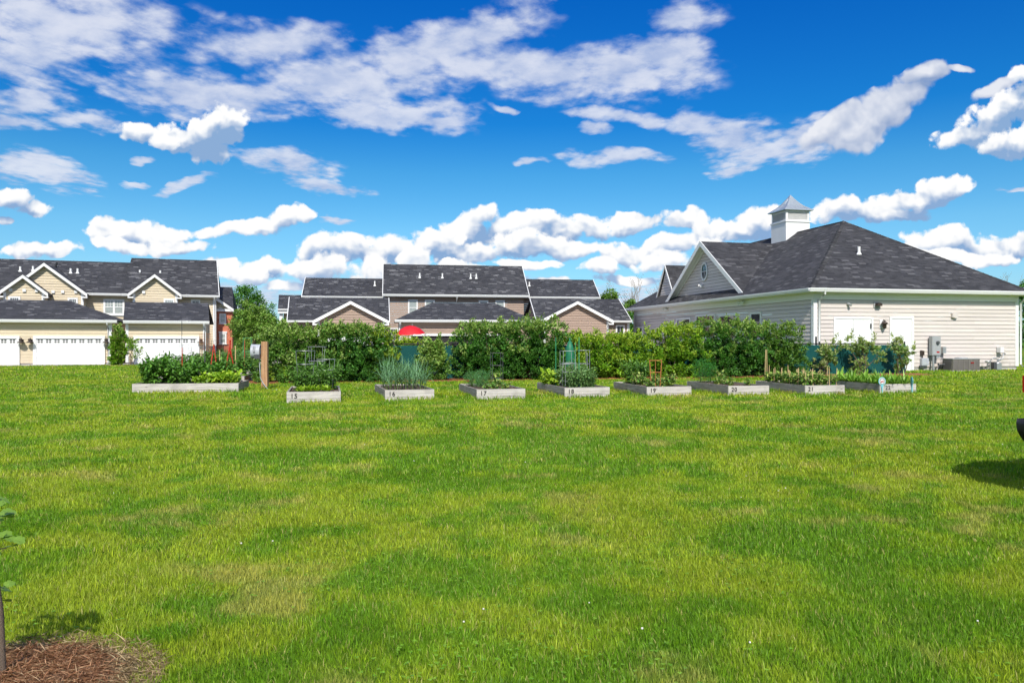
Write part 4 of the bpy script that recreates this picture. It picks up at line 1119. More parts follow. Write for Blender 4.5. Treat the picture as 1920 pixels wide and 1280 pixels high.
# ================================================================== GROUND AND GRASS
rng = np.random.default_rng(11)
def _h(ix, iy, seed):
    n = (ix.astype(np.int64) * 374761393 + iy.astype(np.int64) * 668265263 + seed * 1442695041) & 0xffffffff
    n = ((n ^ (n >> 13)) * 1274126177) & 0xffffffff
    return ((n ^ (n >> 16)) & 0xffff) / 65535.0
def vnoise(x, y, seed=0):
    ix, iy = np.floor(x), np.floor(y); fx, fy = x - ix, y - iy
    fx = fx * fx * (3 - 2 * fx); fy = fy * fy * (3 - 2 * fy)
    a = _h(ix, iy, seed); b_ = _h(ix + 1, iy, seed); c = _h(ix, iy + 1, seed); d = _h(ix + 1, iy + 1, seed)
    return (a * (1 - fx) + b_ * fx) * (1 - fy) + (c * (1 - fx) + d * fx) * fy
def fbm(x, y, seed=0, oct_=4, gain=.5):
    s, a, t = 0, 1, 0
    for i in range(oct_):
        s = s + a * vnoise(x * 2 ** i + 17 * i, y * 2 ** i - 9 * i, seed + i); t += a; a *= gain
    return s / t
def sstep(x, a, b_):
    t = np.clip((x - a) / (b_ - a), 0, 1); return t * t * (3 - 2 * t)
def lawn_tone(x, y):
    """the turf's own colour: lush, yellowing and dry patches"""
    a = fbm(x * .7, y * .7, 3, 5, .62); b_ = fbm(x * 2.3, y * 2.3, 21, 4, .6); c = fbm(x * .25 + 5, y * .25, 40, 3)
    yel = sstep(a * .55 + b_ * .45, .455, .62); lush = sstep(.53 - (a * .42 + b_ * .58) + .16 * (c - .5), -.03, .11)
    dry = sstep(fbm(x * 1.4 + 31, y * 1.4, 77, 4, .6), .61, .74)
    base = np.array([.222, .365, .017]); dark = np.array([.134, .284, .014]); yl = np.array([.340, .412, .031]); st = np.array([.47, .41, .12])
    col = base + lush[..., None] * (dark - base) * .9
    col = col + yel[..., None] * (yl - col) * .75
    col = col + dry[..., None] * (st - col) * .55
    return col
def gheight(x, y):
    return (fbm(x * .7, y * .7, 91, 3) - .5) * .06 * np.clip((16 - y) / 8, 0, 1)

SAP = np.array([-2.152, 3.27])
GARD_A = R(12.5); gu = np.array([math.cos(GARD_A), math.sin(GARD_A)]); gv = np.array([-math.sin(GARD_A), math.cos(GARD_A)])
# beds: front-left corner px, base py, width, depth, angle, number
BEDS = []
def bed_at(px, py, w, d, deg, num): D = FPX * CAMZ / (py - 640); BEDS.append(dict(x=(px - 960) / FPX * D, y=D, w=w, d=d, a=R(deg), num=num))
bed_at(537.5, 757, 1.27, 2.5, 13.5, '15'); bed_at(722, 752.5, 1.24, 2.7, 15.5, '16'); bed_at(894, 751, 1.27, 2.7, 13.5, '17'); bed_at(1059, 747, 1.25, 2.75, 13.5, '18')
bed_at(1213, 745, 1.28, 2.65, 12, '19'); bed_at(1366, 743, 1.22, 2.65, 12, '20'); bed_at(1510, 742, 1.22, 2.65, 12, '21'); bed_at(1650, 739, 1.18, 2.6, 12, '22')
LB = []
for k, (pxr, D) in enumerate(((447, 22.6), (458, 27.3), (466, 30.4), (470.5, 33.4), (475.5, 36.6), (480, 40.0))):
    w = 2.92; a = R(9); x1 = (pxr - 960) / FPX * D
    LB.append(dict(x=x1 - w * math.cos(a), y=D - w * math.sin(a), w=w, d=1.7, a=a, num=None))
ALLB = BEDS + LB
def in_bed(x, y, b_, m=0.0):
    dx, dy = x - b_['x'], y - b_['y']; c, s = math.cos(b_['a']), math.sin(b_['a'])
    u, v = dx * c + dy * s, -dx * s + dy * c
    return (u > -m) & (u < b_['w'] + m) & (v > -m) & (v < b_['d'] + m)
def frame_uv(fr_, x, y):
    dx, dy = x - fr_.o.x, y - fr_.o.y
    return dx * fr_.c + dy * fr_.s, -dx * fr_.s + dy * fr_.c
# the strip of mulch the shrubs stand in
HEDGE_L = np.array([-12.2, 27.0]); HEDGE_R = np.array([18.0, 34.6])
hd = (HEDGE_R - HEDGE_L); hlen = np.hypot(*hd); hd = hd / hlen; hn_ = np.array([-hd[1], hd[0]])
def hedge_st(x, y):
    dx, dy = x - HEDGE_L[0], y - HEDGE_L[1]; return dx * hd[0] + dy * hd[1], dx * hn_[0] + dy * hn_[1]
def grass_ok(x, y):
    ok = np.ones(x.shape, bool)
    for b_ in ALLB: ok &= ~in_bed(x, y, b_, -.01)
    r = np.hypot((x - SAP[0]) / 1.0, (y - SAP[1])) ; ok &= r > .47 + .16 * (fbm(x * 5, y * 5, 8, 3) - .5) + .10 * np.clip((r - .3), 0, 1) * vnoise(x * 40, y * 40, 4)
    s, t = hedge_st(x, y); ok &= ~((s > 2) & (s < hlen + .5) & (t > -.62 + .25 * (vnoise(s * 3, t * 3, 5) - .5)) & (t < 1.4))
    u, v = frame_uv(A, x, y); ok &= ~((u > -22) & (u < 10.5) & (v > -2.3) & (v < 20))
    u, v = frame_uv(C, x, y); ok &= ~((u > -.0) & (u < CW) & (v > -.02) & (v < CD))
    return ok

def axis(lo, hi, step, far):
    a = np.arange(lo, hi + 1e-6, step)
    f = np.array([1.5, 4, 10, 25, 60, 150, 400, 1000, 2500.])
    return np.concatenate([(lo - f)[::-1], a, hi + f]) if far else a
gx = axis(-36, 36, .3, True); gy = np.concatenate([axis(-4, 62, .3, False), 62 + np.array([2, 5, 12, 30, 80, 200, 600, 1500, 3500.])])
gy = np.concatenate([np.array([-900, -200, -60, -20, -10.]), gy])
GX, GY = np.meshgrid(gx, gy)
near = (np.abs(GX) < 36) & (GY < 62)
GZ = np.where(near, gheight(GX, GY), 0)
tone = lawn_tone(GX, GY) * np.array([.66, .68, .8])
nx, ny = len(gx), len(gy)
idx = np.arange(nx * ny).reshape(ny, nx)
Fq = np.stack([idx[:-1, :-1], idx[:-1, 1:], idx[1:, 1:], idx[1:, :-1]], -1).reshape(-1, 4)
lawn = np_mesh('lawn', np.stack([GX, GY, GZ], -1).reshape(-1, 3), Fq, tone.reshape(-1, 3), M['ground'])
tag(lawn, kind='structure')

def blades(dens, y0, y1, hmin, hmax, wid, lean=.55, pts=None):
    xs = 0.70 * y1 + 2.0
    n = int(dens * (y1 - y0) * 2 * xs)
    y = y0 + (y1 - y0) * rng.random(n); x = (rng.random(n) * 2 - 1) * xs
    if pts is not None: x, y = pts
    k = (np.abs(x) < .70 * y + 1.9) & grass_ok(x, y)
    x, y = x[k], y[k]; n = len(x)
    z = gheight(x, y)
    tuft = fbm(x * 3.1, y * 3.1, 55, 3)
    h = (hmin + (hmax - hmin) * rng.random(n) ** 1.3) * (.55 + .9 * tuft)
    az = rng.random(n) * 2 * np.pi + 0; ln = lean * (rng.random(n) ** .8) * h * 1.3
    wind = fbm(x * 1.3, y * 1.3, 66, 2) * 6.28
    dx = np.cos(az) * ln + .10 * h * np.cos(wind); dy = np.sin(az) * ln + .10 * h * np.sin(wind)
    fa = rng.random(n) * np.pi; w = wid * (.6 + .8 * rng.random(n)) * .5
    sx_, sy_ = np.cos(fa) * w, np.sin(fa) * w
    b0 = np.stack([x - sx_, y - sy_, z], -1); b1 = np.stack([x + sx_, y + sy_, z], -1)
    m0 = np.stack([x + dx * .4 - sx_ * .85, y + dy * .4 - sy_ * .85, z + h * .62], -1); m1 = np.stack([x + dx * .4 + sx_ * .85, y + dy * .4 + sy_ * .85, z + h * .62], -1)
    tp = np.stack([x + dx, y + dy, z + h], -1)
    V = np.stack([b0, b1, m1, m0, tp], 1).reshape(-1, 3)
    i = np.arange(n)[:, None] * 5
    F = np.concatenate([i + np.array([[0, 1, 2]]), i + np.array([[0, 2, 3]]), i + np.array([[3, 2, 4]])])
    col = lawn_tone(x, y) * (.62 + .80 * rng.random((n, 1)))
    q = rng.random(n)
    col = np.where((q < .05)[:, None], np.array([.50, .46, .15]), col)
    col = np.where((q > .90)[:, None], col * np.array([1.5, 1.35, 1.2]), col)
    Cc = np.repeat(col[:, None, :], 5, 1).reshape(-1, 3)
    return V, F, Cc
parts = [blades(11000, 2.2, 5.2, .021, .050, .0033), blades(5200, 5.2, 8.5, .022, .052, .0049), blades(2000, 8.5, 13, .03, .065, .008),
         blades(800, 13, 20, .035, .07, .013), blades(280, 20, 31, .04, .085, .022), blades(60, 31, 52, .05, .10, .04)]
def edge_blades():
    xs, ys = [], []
    for b_ in ALLB:
        m = 1500; q = rng.random(m) * 2 * (b_['w'] + b_['d']); o_ = .002 + .05 * rng.random(m) ** 1.6; w, d = b_['w'], b_['d']
        u = np.where(q < w, q, np.where(q < w + d, w + o_, np.where(q < 2 * w + d, q - w - d, -o_))); v = np.where(q < w, -o_, np.where(q < w + d, q - w, np.where(q < 2 * w + d, d + o_, q - 2 * w - d)))
        c, s_ = math.cos(b_['a']), math.sin(b_['a']); xs.append(b_['x'] + u * c - v * s_); ys.append(b_['y'] + u * s_ + v * c)
    p_ = wpt(496.8, 731, 23.9); a_ = rng.random(260) * 6.28; xs.append(p_.x + .15 * np.cos(a_)); ys.append(p_.y + .15 * np.sin(a_))
    return np.concatenate(xs), np.concatenate(ys)
parts.append(blades(1, 0, 1, .06, .15, .012, pts=edge_blades()))
off = 0; Vs, Fs, Cs = [], [], []
for V, F, Cc in parts: Vs.append(V); Fs.append(F + off); Cs.append(Cc); off += len(V)
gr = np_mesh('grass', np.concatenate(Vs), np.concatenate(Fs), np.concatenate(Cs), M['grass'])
tag(gr, 'green lawn grass with yellowing patches', 'grass', kind='stuff')
del Vs, Fs, Cs, parts

# ------------------------------------------------------------------ leaves
def leaf_cloud(name, P, Dr, Nr, L, Wd, Cl, mat, parent, fold=.18):
    n = len(P); Dr = Dr / (np.linalg.norm(Dr, axis=1, keepdims=True) + 1e-9)
    S = np.cross(Dr, Nr); S /= (np.linalg.norm(S, axis=1, keepdims=True) + 1e-9); Nn = np.cross(S, Dr)
    L = np.broadcast_to(np.asarray(L, float), (n,))[:, None]; Wd = np.broadcast_to(np.asarray(Wd, float), (n,))[:, None]
    a = P; b_ = P + Dr * L * .42 + S * Wd * .5 + Nn * Wd * fold; c = P + Dr * L - Nn * L * .12; d = P + Dr * L * .42 - S * Wd * .5 + Nn * Wd * fold
    V = np.stack([a, b_, c, d], 1).reshape(-1, 3); i = np.arange(n)[:, None] * 4
    F = np.concatenate([i + np.array([[0, 1, 2]]), i + np.array([[0, 2, 3]])])
    return np_mesh(name, V, F, np.repeat(Cl[:, None, :], 4, 1).reshape(-1, 3), mat, parent)
def rdir(n): d = rng.normal(size=(n, 3)); return d / np.linalg.norm(d, axis=1, keepdims=True)
def palette(n, cols, wts, var=.25):
    cols = np.array(cols); k = rng.choice(len(cols), n, p=np.array(wts) / sum(wts))
    return cols[k] * (1 - var + 2 * var * rng.random((n, 1)))
def crown_points(lobes, n, nclump, cr, shell=.5):
    lobes = np.array(lobes, float); vol = lobes[:, 3] * lobes[:, 4] * lobes[:, 5]
    k = rng.choice(len(lobes), nclump, p=vol / vol.sum())
    d = rdir(nclump); r = (shell + (1 - shell) * rng.random(nclump) ** .6)
    ctr = lobes[k, :3] + d * lobes[k, 3:] * r[:, None]; outd = d / lobes[k, 3:]; outd /= np.linalg.norm(outd, axis=1, keepdims=True)
    j = rng.integers(0, nclump, n)
    p = ctr[j] + rdir(n) * (cr * rng.random((n, 1)) ** .5) * np.array([1, 1, .8])
    return p, outd[j], j

def shrub(name, label, base, lobes, n, cols, wts, L=.10, Wd=.05, nclump=None, cr=.16, sprigs=90, tipcols=None, group='shrubs along the green fence', cat='shrub', stems=7, spr_h=.24, shell=.45):
    n = int(n * 1.3); t = thing(name, label, cat, (base[0], base[1], 0), 0, group)
    nclump = nclump or max(40, n // 38)
    p, od, j = crown_points(lobes, n, nclump, cr, shell)
    tint = (.78 + .44 * rng.random(nclump))[j][:, None]
    col = palette(n, cols, wts) * tint
    top = max(l[2] + l[5] for l in lobes)
    if tipcols is not None:    # fresh growth on the upper shoots
        f = sstep(p[:, 2] / top + .18 * (rng.random(n) - .5) + .08 * od[:, 2], .66, .98) * .75
        pick = rng.random(n) < f
        col[pick] = palette(int(pick.sum()), tipcols, [1] * len(tipcols), .25)
    d = od * .9 + rdir(n) * .8 + np.array([0, 0, .45])
    k = p[:, 2] > .03
    P_, D_, C_ = [p[k]], [d[k]], [col[k]]
    if sprigs:
        lb = np.array(lobes); q = rng.integers(0, len(lb), sprigs); dd = rdir(sprigs); dd[:, 2] = np.abs(dd[:, 2]) * .9 + .25; dd /= np.linalg.norm(dd, axis=1, keepdims=True)
        o_ = lb[q, :3] + dd * lb[q, 3:] * .93
        for i in range(sprigs):
            m = 26; tt = rng.random(m) * spr_h * (.4 + rng.random()); ax = np.array([dd[i, 0] * .45, dd[i, 1] * .45, 1]) + rng.normal(size=3) * .15
            P_.append(o_[i] + ax * tt[:, None] + rng.normal(size=(m, 3)) * .03); D_.append(rdir(m) + np.array([0, 0, .9]))
            C_.append(palette(m, tipcols if tipcols is not None else cols, [1] * len(tipcols if tipcols is not None else cols), .25))
    P_, D_, C_ = np.concatenate(P_), np.concatenate(D_), np.concatenate(C_)
    sc = .7 + .6 * rng.random(len(P_))
    leaf_cloud('foliage', P_, D_, rdir(len(P_)) + np.array([0, 0, .6]), L * sc, Wd * sc, C_, M['leaf'], t)
    mb = MB()
    for i in range(stems):
        l = lobes[i % len(lobes)]
        a = rng.random() * 6.28; x0, y0 = .12 * math.cos(a), .12 * math.sin(a)
        x1, y1, z1 = l[0] + rng.normal() * l[3] * .3, l[1] + rng.normal() * l[4] * .3, l[2] + l[5] * .35
        mb.tube([(x0, y0, -.05), (x0 * 1.4 + x1 * .25, y0 * 1.4 + y1 * .25, z1 * .35), (x1 * .7, y1 * .7, z1 * .7), (x1, y1, z1)], .026, 6, .008)
    mb.build('stem', M['bark'], t)
    return t

# ------------------------------------------------------------------ the row of shrubs
DARK = [(.035, .125, .015), (.06, .185, .022), (.105, .26, .04)]
MIDG = [(.065, .165, .018), (.10, .225, .028), (.155, .29, .048)]
LIME = [(.12, .27, .014), (.18, .35, .017), (.25, .41, .026)]
TIP = [(.22, .35, .06), (.30, .40, .10), (.15, .29, .035)]
TIPY = [(.29, .43, .028), (.36, .46, .045), (.23, .37, .022)]
def hedge_y(px, back=.0):
    k = (px - 960) / FPX
    # along the hedge line: x = HL.x + s hd.x, y = HL.y + s hd.y, x = k y
    q = HEDGE_L + hn_ * back
    s = (k * q[1] - q[0]) / (hd[0] - k * hd[1])
    p = q + hd * s
    return p
def hshrub(label, pxl, pxr, ytop, n, cols, wts, tip, back=0., fat=1.0, low=.0, nl=6, **kw):
    pxm = (pxl + pxr) / 2; b_ = hedge_y(pxm, back); D = b_[1]; w = 1.06 * (pxr - pxl) / FPX * D; h = CAMZ - (ytop - 640) / FPX * D
    lobes = []
    hm = h - .18
    for i in range(nl):
        a = (i + .5) / nl - .5
        r = w * (.29 + .05 * rng.random()); lz = hm * (.66 + .14 * rng.random()) * (1 - .5 * a * a)
        lobes.append((a * w * .72, rng.normal() * .12, max(lz - .0, .5), r, min(.85, r * 1.0) * fat, hm - lz if hm - lz > .25 else .25))
        lobes.append((a * w * .80, rng.normal() * .12 - .1, hm * (.28 + low) , r * 1.02, min(.85, r * 1.05) * fat, hm * .33))
    return shrub('shrub', label, (b_[0], b_[1]), lobes, n, cols, wts, tipcols=tip, **kw)
hshrub('big loose shrub behind the wooden hose post, paler at the top', 497, 618, 606, 11500, MIDG, (2, 3, 2), TIP, .1)
hshrub('dense dark green shrub behind the raised bed numbered 15', 592, 716, 600, 12500, DARK, (2, 3, 2), TIP, .0)
hshrub('yellow-topped shrub left of the red parasol', 690, 740, 616, 5200, MIDG, (1, 2, 2), TIPY, .1, sprigs=50)
hshrub('narrow pale shrub standing before the green screen, behind bed 16', 788, 838, 637, 3600, MIDG, (1, 3, 2), TIP, .0, spr_h=.3)
hshrub('small yellow-green shrub beneath the red parasol, behind the green screen', 752, 792, 634, 2200, LIME, (1, 1, 1), TIPY, 1.9, low=.2)
hshrub('tallest glossy shrub behind the raised bed numbered 17', 864, 968, 597, 12500, DARK, (2, 3, 2), TIP, .05)
hshrub('rounded dark shrub between beds 17 and 18', 946, 1056, 592, 11500, DARK, (2, 3, 3), TIP, .0, sprigs=80)
hshrub('yellow-green shrub behind the green tomato stakes of bed 18', 1046, 1136, 618, 8000, LIME, (3, 2, 1), TIPY, .1)
hshrub('lime green shrub behind the raised bed numbered 19', 1128, 1212, 620, 7500, LIME, (2, 2, 2), TIPY, .05)
hshrub('lime green shrub above the orange trellis', 1214, 1312, 604, 8500, LIME, (3, 2, 1), TIPY, .05)
hshrub('broad dark shrub behind the raised bed numbered 20', 1296, 1424, 592, 12500, DARK, (2, 3, 2), TIP, .0)
hshrub('tapering shrub at the left end of the exposed green screen', 1408, 1500, 600, 8200, MIDG, (3, 3, 1), TIP, .05, sprigs=70)
# young open shrubs in front of the screen
def young(label, px, ytop, w, seedn):
    b_ = hedge_y(px, .15); D = b_[1]; h = CAMZ - (ytop - 640) / FPX * D
    lobes = [(rng.normal() * w * .28, rng.normal() * .15, h * z, w * r_, w * r_, .26) for z, r_ in ((.85, .3), (.8, .34), (.72, .42), (.6, .34), (.48, .3), (.28, .26), (.2, .3))]
    return shrub('shrub', label, b_, lobes, seedn, [(.13, .27, .04), (.20, .34, .07), (.30, .40, .12), (.40, .45, .20)], (2, 3, 3, 2), tipcols=[(.46, .50, .22), (.38, .44, .15), (.28, .38, .08)], sprigs=16, group='young shrubs before the green screen', stems=8, spr_h=.3, nclump=int(seedn / 22), cr=.11, shell=.2)
young('thin young shrub left of the shutters, before the green screen', 1543, 642, .75, 1300)
young('young multi-stemmed shrub below the wall shutters', 1617, 630, .98, 2000)
young('last young shrub at the right end of the green screen', 1689, 634, .72, 1250)

# mulch under them
s = np.linspace(2, hlen + .5, 90); V = []
for q in s:
    for t_, z_ in ((-.66, .006), (-.45, .035), (.3, .06), (1.1, .04), (1.42, .006)):
        jt = .10 * (vnoise(np.array(q * 3.), np.array(t_ * 7.), 5) - .5)
        p = HEDGE_L + hd * q + hn_ * (t_ + jt); V.append((p[0], p[1], z_ + .015 * float(vnoise(np.array(q * 9.), np.array(t_ * 9.), 7))))
Fm = [(i * 5 + k, (i + 1) * 5 + k, (i + 1) * 5 + k + 1, i * 5 + k + 1) for i in range(89) for k in range(4)]
tag(np_mesh('mulch_strip', V, Fm, None, M['mulch']), kind='structure')

# ------------------------------------------------------------------ green privacy fence
fa = hedge_y(560, 1.0); fb = hedge_y(1697, .95)
fd = (fb - fa); fl = np.hypot(*fd); fang = math.atan2(fd[1], fd[0])
fence = thing('screen_fence', 'chain link fence with dark green windscreen behind the shrubs', 'fence', (fa[0], fa[1], 0), fang)
FH = 1.40; npst = 13
mb = MB()
nseg = 90
for i in range(nseg):   # cloth, slightly slack between its ties
    x0 = fl * i / nseg; x1 = fl * (i + 1) / nseg
    def w_(x, z): return -.035 - .02 * math.sin(x * 2.1) - .015 * math.sin(x * 5.3 + z * 3)
    for j in range(4):
        z0 = .02 + (FH - .08) * j / 4; z1 = .02 + (FH - .08) * (j + 1) / 4
        mb.add([(x0, w_(x0, z0), z0), (x1, w_(x1, z0), z0), (x1, w_(x1, z1), z1), (x0, w_(x0, z1), z1)], [(0, 1, 2, 3)], True)
mb.build('screen_cloth', M['screen'], fence)
mb = MB(); mb.tube([(0, 0, FH), (fl, 0, FH)], .021, 8)
mb.build('top_rail', M['black'], fence)
mb = MB()
for i in range(int(fl / .07)):
    x = i * .07
    mb.tube([(x, .0, FH - .11), (x + .055, 0, FH - .02)], .004, 3, cap=False); mb.tube([(x + .055, .004, FH - .11), (x, .004, FH - .02)], .004, 3, cap=False)
mb.build('chain_link', M['black'], fence)
for i in range(npst):
    x = fl * i / (npst - 1); mb = MB(); mb.tube([(x, .03, -.1), (x, .03, FH + .06)], .032, 8); mb.lathe([(.036, 0), (.03, .03), (0, .045)], (x, .03, FH + .06), 8); mb.build('post', M['black'], fence)
# taller gate post seen by the corner of the clubhouse
mb = MB(); p_ = hedge_y(1529, 1.05); dx = (p_[0] - fa[0]) * math.cos(fang) + (p_[1] - fa[1]) * math.sin(fang); mb.tube([(dx, .05, 0), (dx, .05, FH + .32)], .04, 8); mb.build('post', M['black'], fence)

# ------------------------------------------------------------------ raised beds
def text_mesh(body, size, parent, loc, rot, mat, name='number', ext=.003):
    cu_ = bpy.data.curves.new(name, 'FONT'); cu_.body = body; cu_.size = size; cu_.extrude = ext; cu_.offset = .0015
    cu_.space_character = 1.15
    to = bpy.data.objects.new(name, cu_); COL.objects.link(to)
    bpy.context.view_layer.update()
    me = bpy.data.meshes.new_from_object(to.evaluated_get(bpy.context.evaluated_depsgraph_get()))
    bpy.data.objects.remove(to, do_unlink=True)
    me.materials.clear(); me.materials.append(mat)
    o = bpy.data.objects.new(name, me); COL.objects.link(o); o.parent = parent; o.location = loc; o.rotation_euler = rot
    return o
BH = .285
def board_pair(x0, x1, y0, y1, split=.185):
    mb = MB(); hx = .5
    zs = BH - split
    mb.box(x0, x1, y0, y1, -.05, zs - .004); mb.box(x0 + (.0), x1, y0 + .002, y1 - .002, zs + .003, BH)
    return mb
def make_bed(b_, label, group, seed):
    r = random.Random(seed)
    t = thing('raised_bed', label, 'raised bed', (b_['x'], b_['y'], 0), b_['a'], group)
    w, d, th_ = b_['w'], b_['d'], .042
    sp = r.choice((.18, .19, .175))
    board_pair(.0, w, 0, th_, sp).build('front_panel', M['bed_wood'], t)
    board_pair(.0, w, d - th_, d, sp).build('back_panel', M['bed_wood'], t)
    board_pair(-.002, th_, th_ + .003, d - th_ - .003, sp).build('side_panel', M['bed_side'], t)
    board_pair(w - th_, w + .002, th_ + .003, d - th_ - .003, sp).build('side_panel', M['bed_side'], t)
    for (x, y) in ((th_, th_ + .003), (w - th_ - .09, th_ + .003), (th_, d - th_ - .093), (w - th_ - .09, d - th_ - .093)):
        mb = MB(); mb.box(x + .002, x + .088, y, y + .088, -.1, BH - .015); mb.build('corner_post', M['bed_wood'], t)
    nx_, ny_ = 14, 20; V = []
    for j in range(ny_ + 1):
        for i in range(nx_ + 1):
            x = th_ + (w - 2 * th_) * i / nx_; y = th_ + (d - 2 * th_) * j / ny_
            V.append((x, y, BH - .06 + .05 * float(fbm(np.array(x * 5 + seed), np.array(y * 5.), 12, 3))))
    F = [(j * (nx_ + 1) + i, j * (nx_ + 1) + i + 1, (j + 1) * (nx_ + 1) + i + 1, (j + 1) * (nx_ + 1) + i) for j in range(ny_) for i in range(nx_)]
    np_mesh('soil', V, F, None, M['soil'], t)
    if b_['num']:
        text_mesh(b_['num'], .155, t, (.085 if b_['num'] != '22' else .17, -.0055, BH - .150), (R(90), 0, 0), M['number'])
    return t
def bpt(b_, u, v, z=0):
    c, s = math.cos(b_['a']), math.sin(b_['a'])
    return Vector((b_['x'] + u * c - v * s, b_['y'] + u * s + v * c, z))
names = {'15': 'grey plank bed numbered 15 with lettuce and tomato plants', '16': 'grey plank bed numbered 16 full of tall garlic', '17': 'grey plank bed numbered 17, sparsely planted',
         '18': 'grey plank bed numbered 18 with green stakes and wire cages', '19': 'grey plank bed numbered 19 with an orange trellis', '20': 'grey plank bed numbered 20 with feathery dill at its back',
         '21': 'grey plank bed numbered 21 full of short bamboo canes', '22': 'grey plank bed numbered 22 with bright leafy rows and small round signs'}
for i, b_ in enumerate(BEDS): make_bed(b_, names[b_['num']], 'numbered raised beds on the lawn', 30 + i)
lbn = ['long grey plank bed at the left, nearest the camera, full of leafy vegetables', 'second long plank bed from the front at the left, behind the pepper plants', 'third long plank bed from the front in the left column', 'fourth long plank bed from the front in the left column', 'fifth long plank bed in the left column', 'farthest long plank bed in the left column, by the hose post']
for i, b_ in enumerate(LB): make_bed(b_, lbn[i], 'long raised beds in a column at the left', 60 + i)

# ------------------------------------------------------------------ vegetables
def strap_mesh(name, bases, dirs, lens, wid, droop, cols, mat, parent, seg=5):
    """long thin leaves that arch over: one ribbon each"""
    Vs, Fs, Cs = [], [], []; o = 0
    for p, d, L, dr, c in zip(bases, dirs, lens, droop, cols):
        side = np.cross(d, [0, 0, 1.]); side = side / (np.linalg.norm(side) + 1e-6) * wid * .5
        side = side * math.cos(.6) + np.array([0, 0, 1.]) * 0
        pos = np.array(p, float); v = np.array(d, float); ring = []
        for k in range(seg + 1):
            t = k / seg; w = (1 - t ** 2.2) * (.75 + .5 * min(t * 4, 1)) / 1.25
            ring += [pos - side * w, pos + side * w]
            v = v + np.array([0, 0, -dr / seg]); v = v / np.linalg.norm(v); pos = pos + v * L / seg
        Vs += ring; Cs += [c] * len(ring)
        Fs += [(o + 2 * k, o + 2 * k + 1, o + 2 * k + 3, o + 2 * k + 2) for k in range(seg)]
        o += len(ring)
    return np_mesh(name, Vs, Fs, np.array(Cs), mat, parent)

def make_leafy(name, cat, h, r, n, L, Wd, cols, nst=6, spread=1.0, up=.3):
    t = thing(name, None, cat)
    P, Dv = [], []; mb = MB()
    for i in range(nst):
        a = 2 * math.pi * (i + rng.random() * .6) / nst; rr = r * (.35 + .65 * rng.random())
        hh = h * (.7 + .3 * rng.random())
        pts = [np.array([0, 0, -.03]), np.array([math.cos(a) * rr * .45, math.sin(a) * rr * .45, hh * .5]), np.array([math.cos(a) * rr, math.sin(a) * rr, hh])]
        mb.tube([tuple(q) for q in pts], .010, 5, .004)
        m = n // nst; tt = rng.random(m) ** .8
        q = np.where(tt[:, None] < .5, pts[0] + (pts[1] - pts[0]) * tt[:, None] * 2, pts[1] + (pts[2] - pts[1]) * (tt[:, None] * 2 - 1))
        dd = rdir(m); off_ = dd * np.array([1, 1, .5]) * r * .30 * spread * rng.random((m, 1))
        P.append(q + off_); Dv.append(dd + np.array([math.cos(a), math.sin(a), 0]) * .4 + np.array([0, 0, up]))
    P = np.concatenate(P); Dv = np.concatenate(Dv); P[:, 2] = np.maximum(P[:, 2], .01)
    sc = .6 + .8 * rng.random(len(P))
    leaf_cloud('foliage', P, Dv, rdir(len(P)) * .6 + np.array([0, 0, 1.]), L * sc, Wd * sc, palette(len(P), cols, [1] * len(cols), .25), M['leaf'], t, .12)
    mb.build('stem', M['stem'], t)
    return t
def make_garlic(sd):
    t = thing('garlic_plant', None, 'garlic'); m = 11
    b_, d, L, dr, c = [], [], [], [], []
    for i in range(m):
        a = rng.random() * 6.28; tilt = .12 + 1.15 * rng.random() ** 1.3
        b_.append((.008 * math.cos(a), .008 * math.sin(a), .10 + .2 * rng.random())); d.append((math.cos(a) * tilt, math.sin(a) * tilt, 1)); L.append(.38 + .44 * rng.random())
        dr.append(.25 + 1.3 * rng.random() ** 2); c.append(np.array([.14, .28, .13]) * (.7 + .7 * rng.random()))
    strap_mesh('leaves', b_, [np.array(x) / np.linalg.norm(x) for x in d], L, .024, dr, c, M['leaf'], t, 7)
    mb = MB(); mb.tube([(0, 0, -.02), (.005, 0, .18), (0, 0, .34)], .011, 6, .008); mb.build('stem', M['stem'], t)
    return t
def make_dill(name, cat, h, r, n, cols):
    t = thing(name, None, cat); b_, d, L, dr, c = [], [], [], [], []
    mb = MB()
    for i in range(9):
        a = rng.random() * 6.28; x, y = r * .8 * rng.random() * math.cos(a), r * .8 * rng.random() * math.sin(a); mb.tube([(x * .3, y * .3, -.02), (x * .7, y * .7, h * .5), (x, y, h * .92)], .006, 4, .003)
    for i in range(n):
        a = rng.random() * 6.28; q = rng.random() ** .6; z = h * (.12 + .85 * rng.random()); rr = r * q * (1.05 - .5 * abs(z / h - .55))
        b_.append((rr * math.cos(a), rr * math.sin(a), z)); v = rdir(1)[0] + np.array([0, 0, .8]); d.append(v / np.linalg.norm(v)); L.append(.05 + .09 * rng.random()); dr.append(.6 * rng.random())
        c.append(np.array(cols[i % len(cols)]) * (.75 + .5 * rng.random()))
    strap_mesh('foliage', b_, d, L, .009, dr, c, M['needle'], t, 2); mb.build('stem', M['stem'], t)
    return t
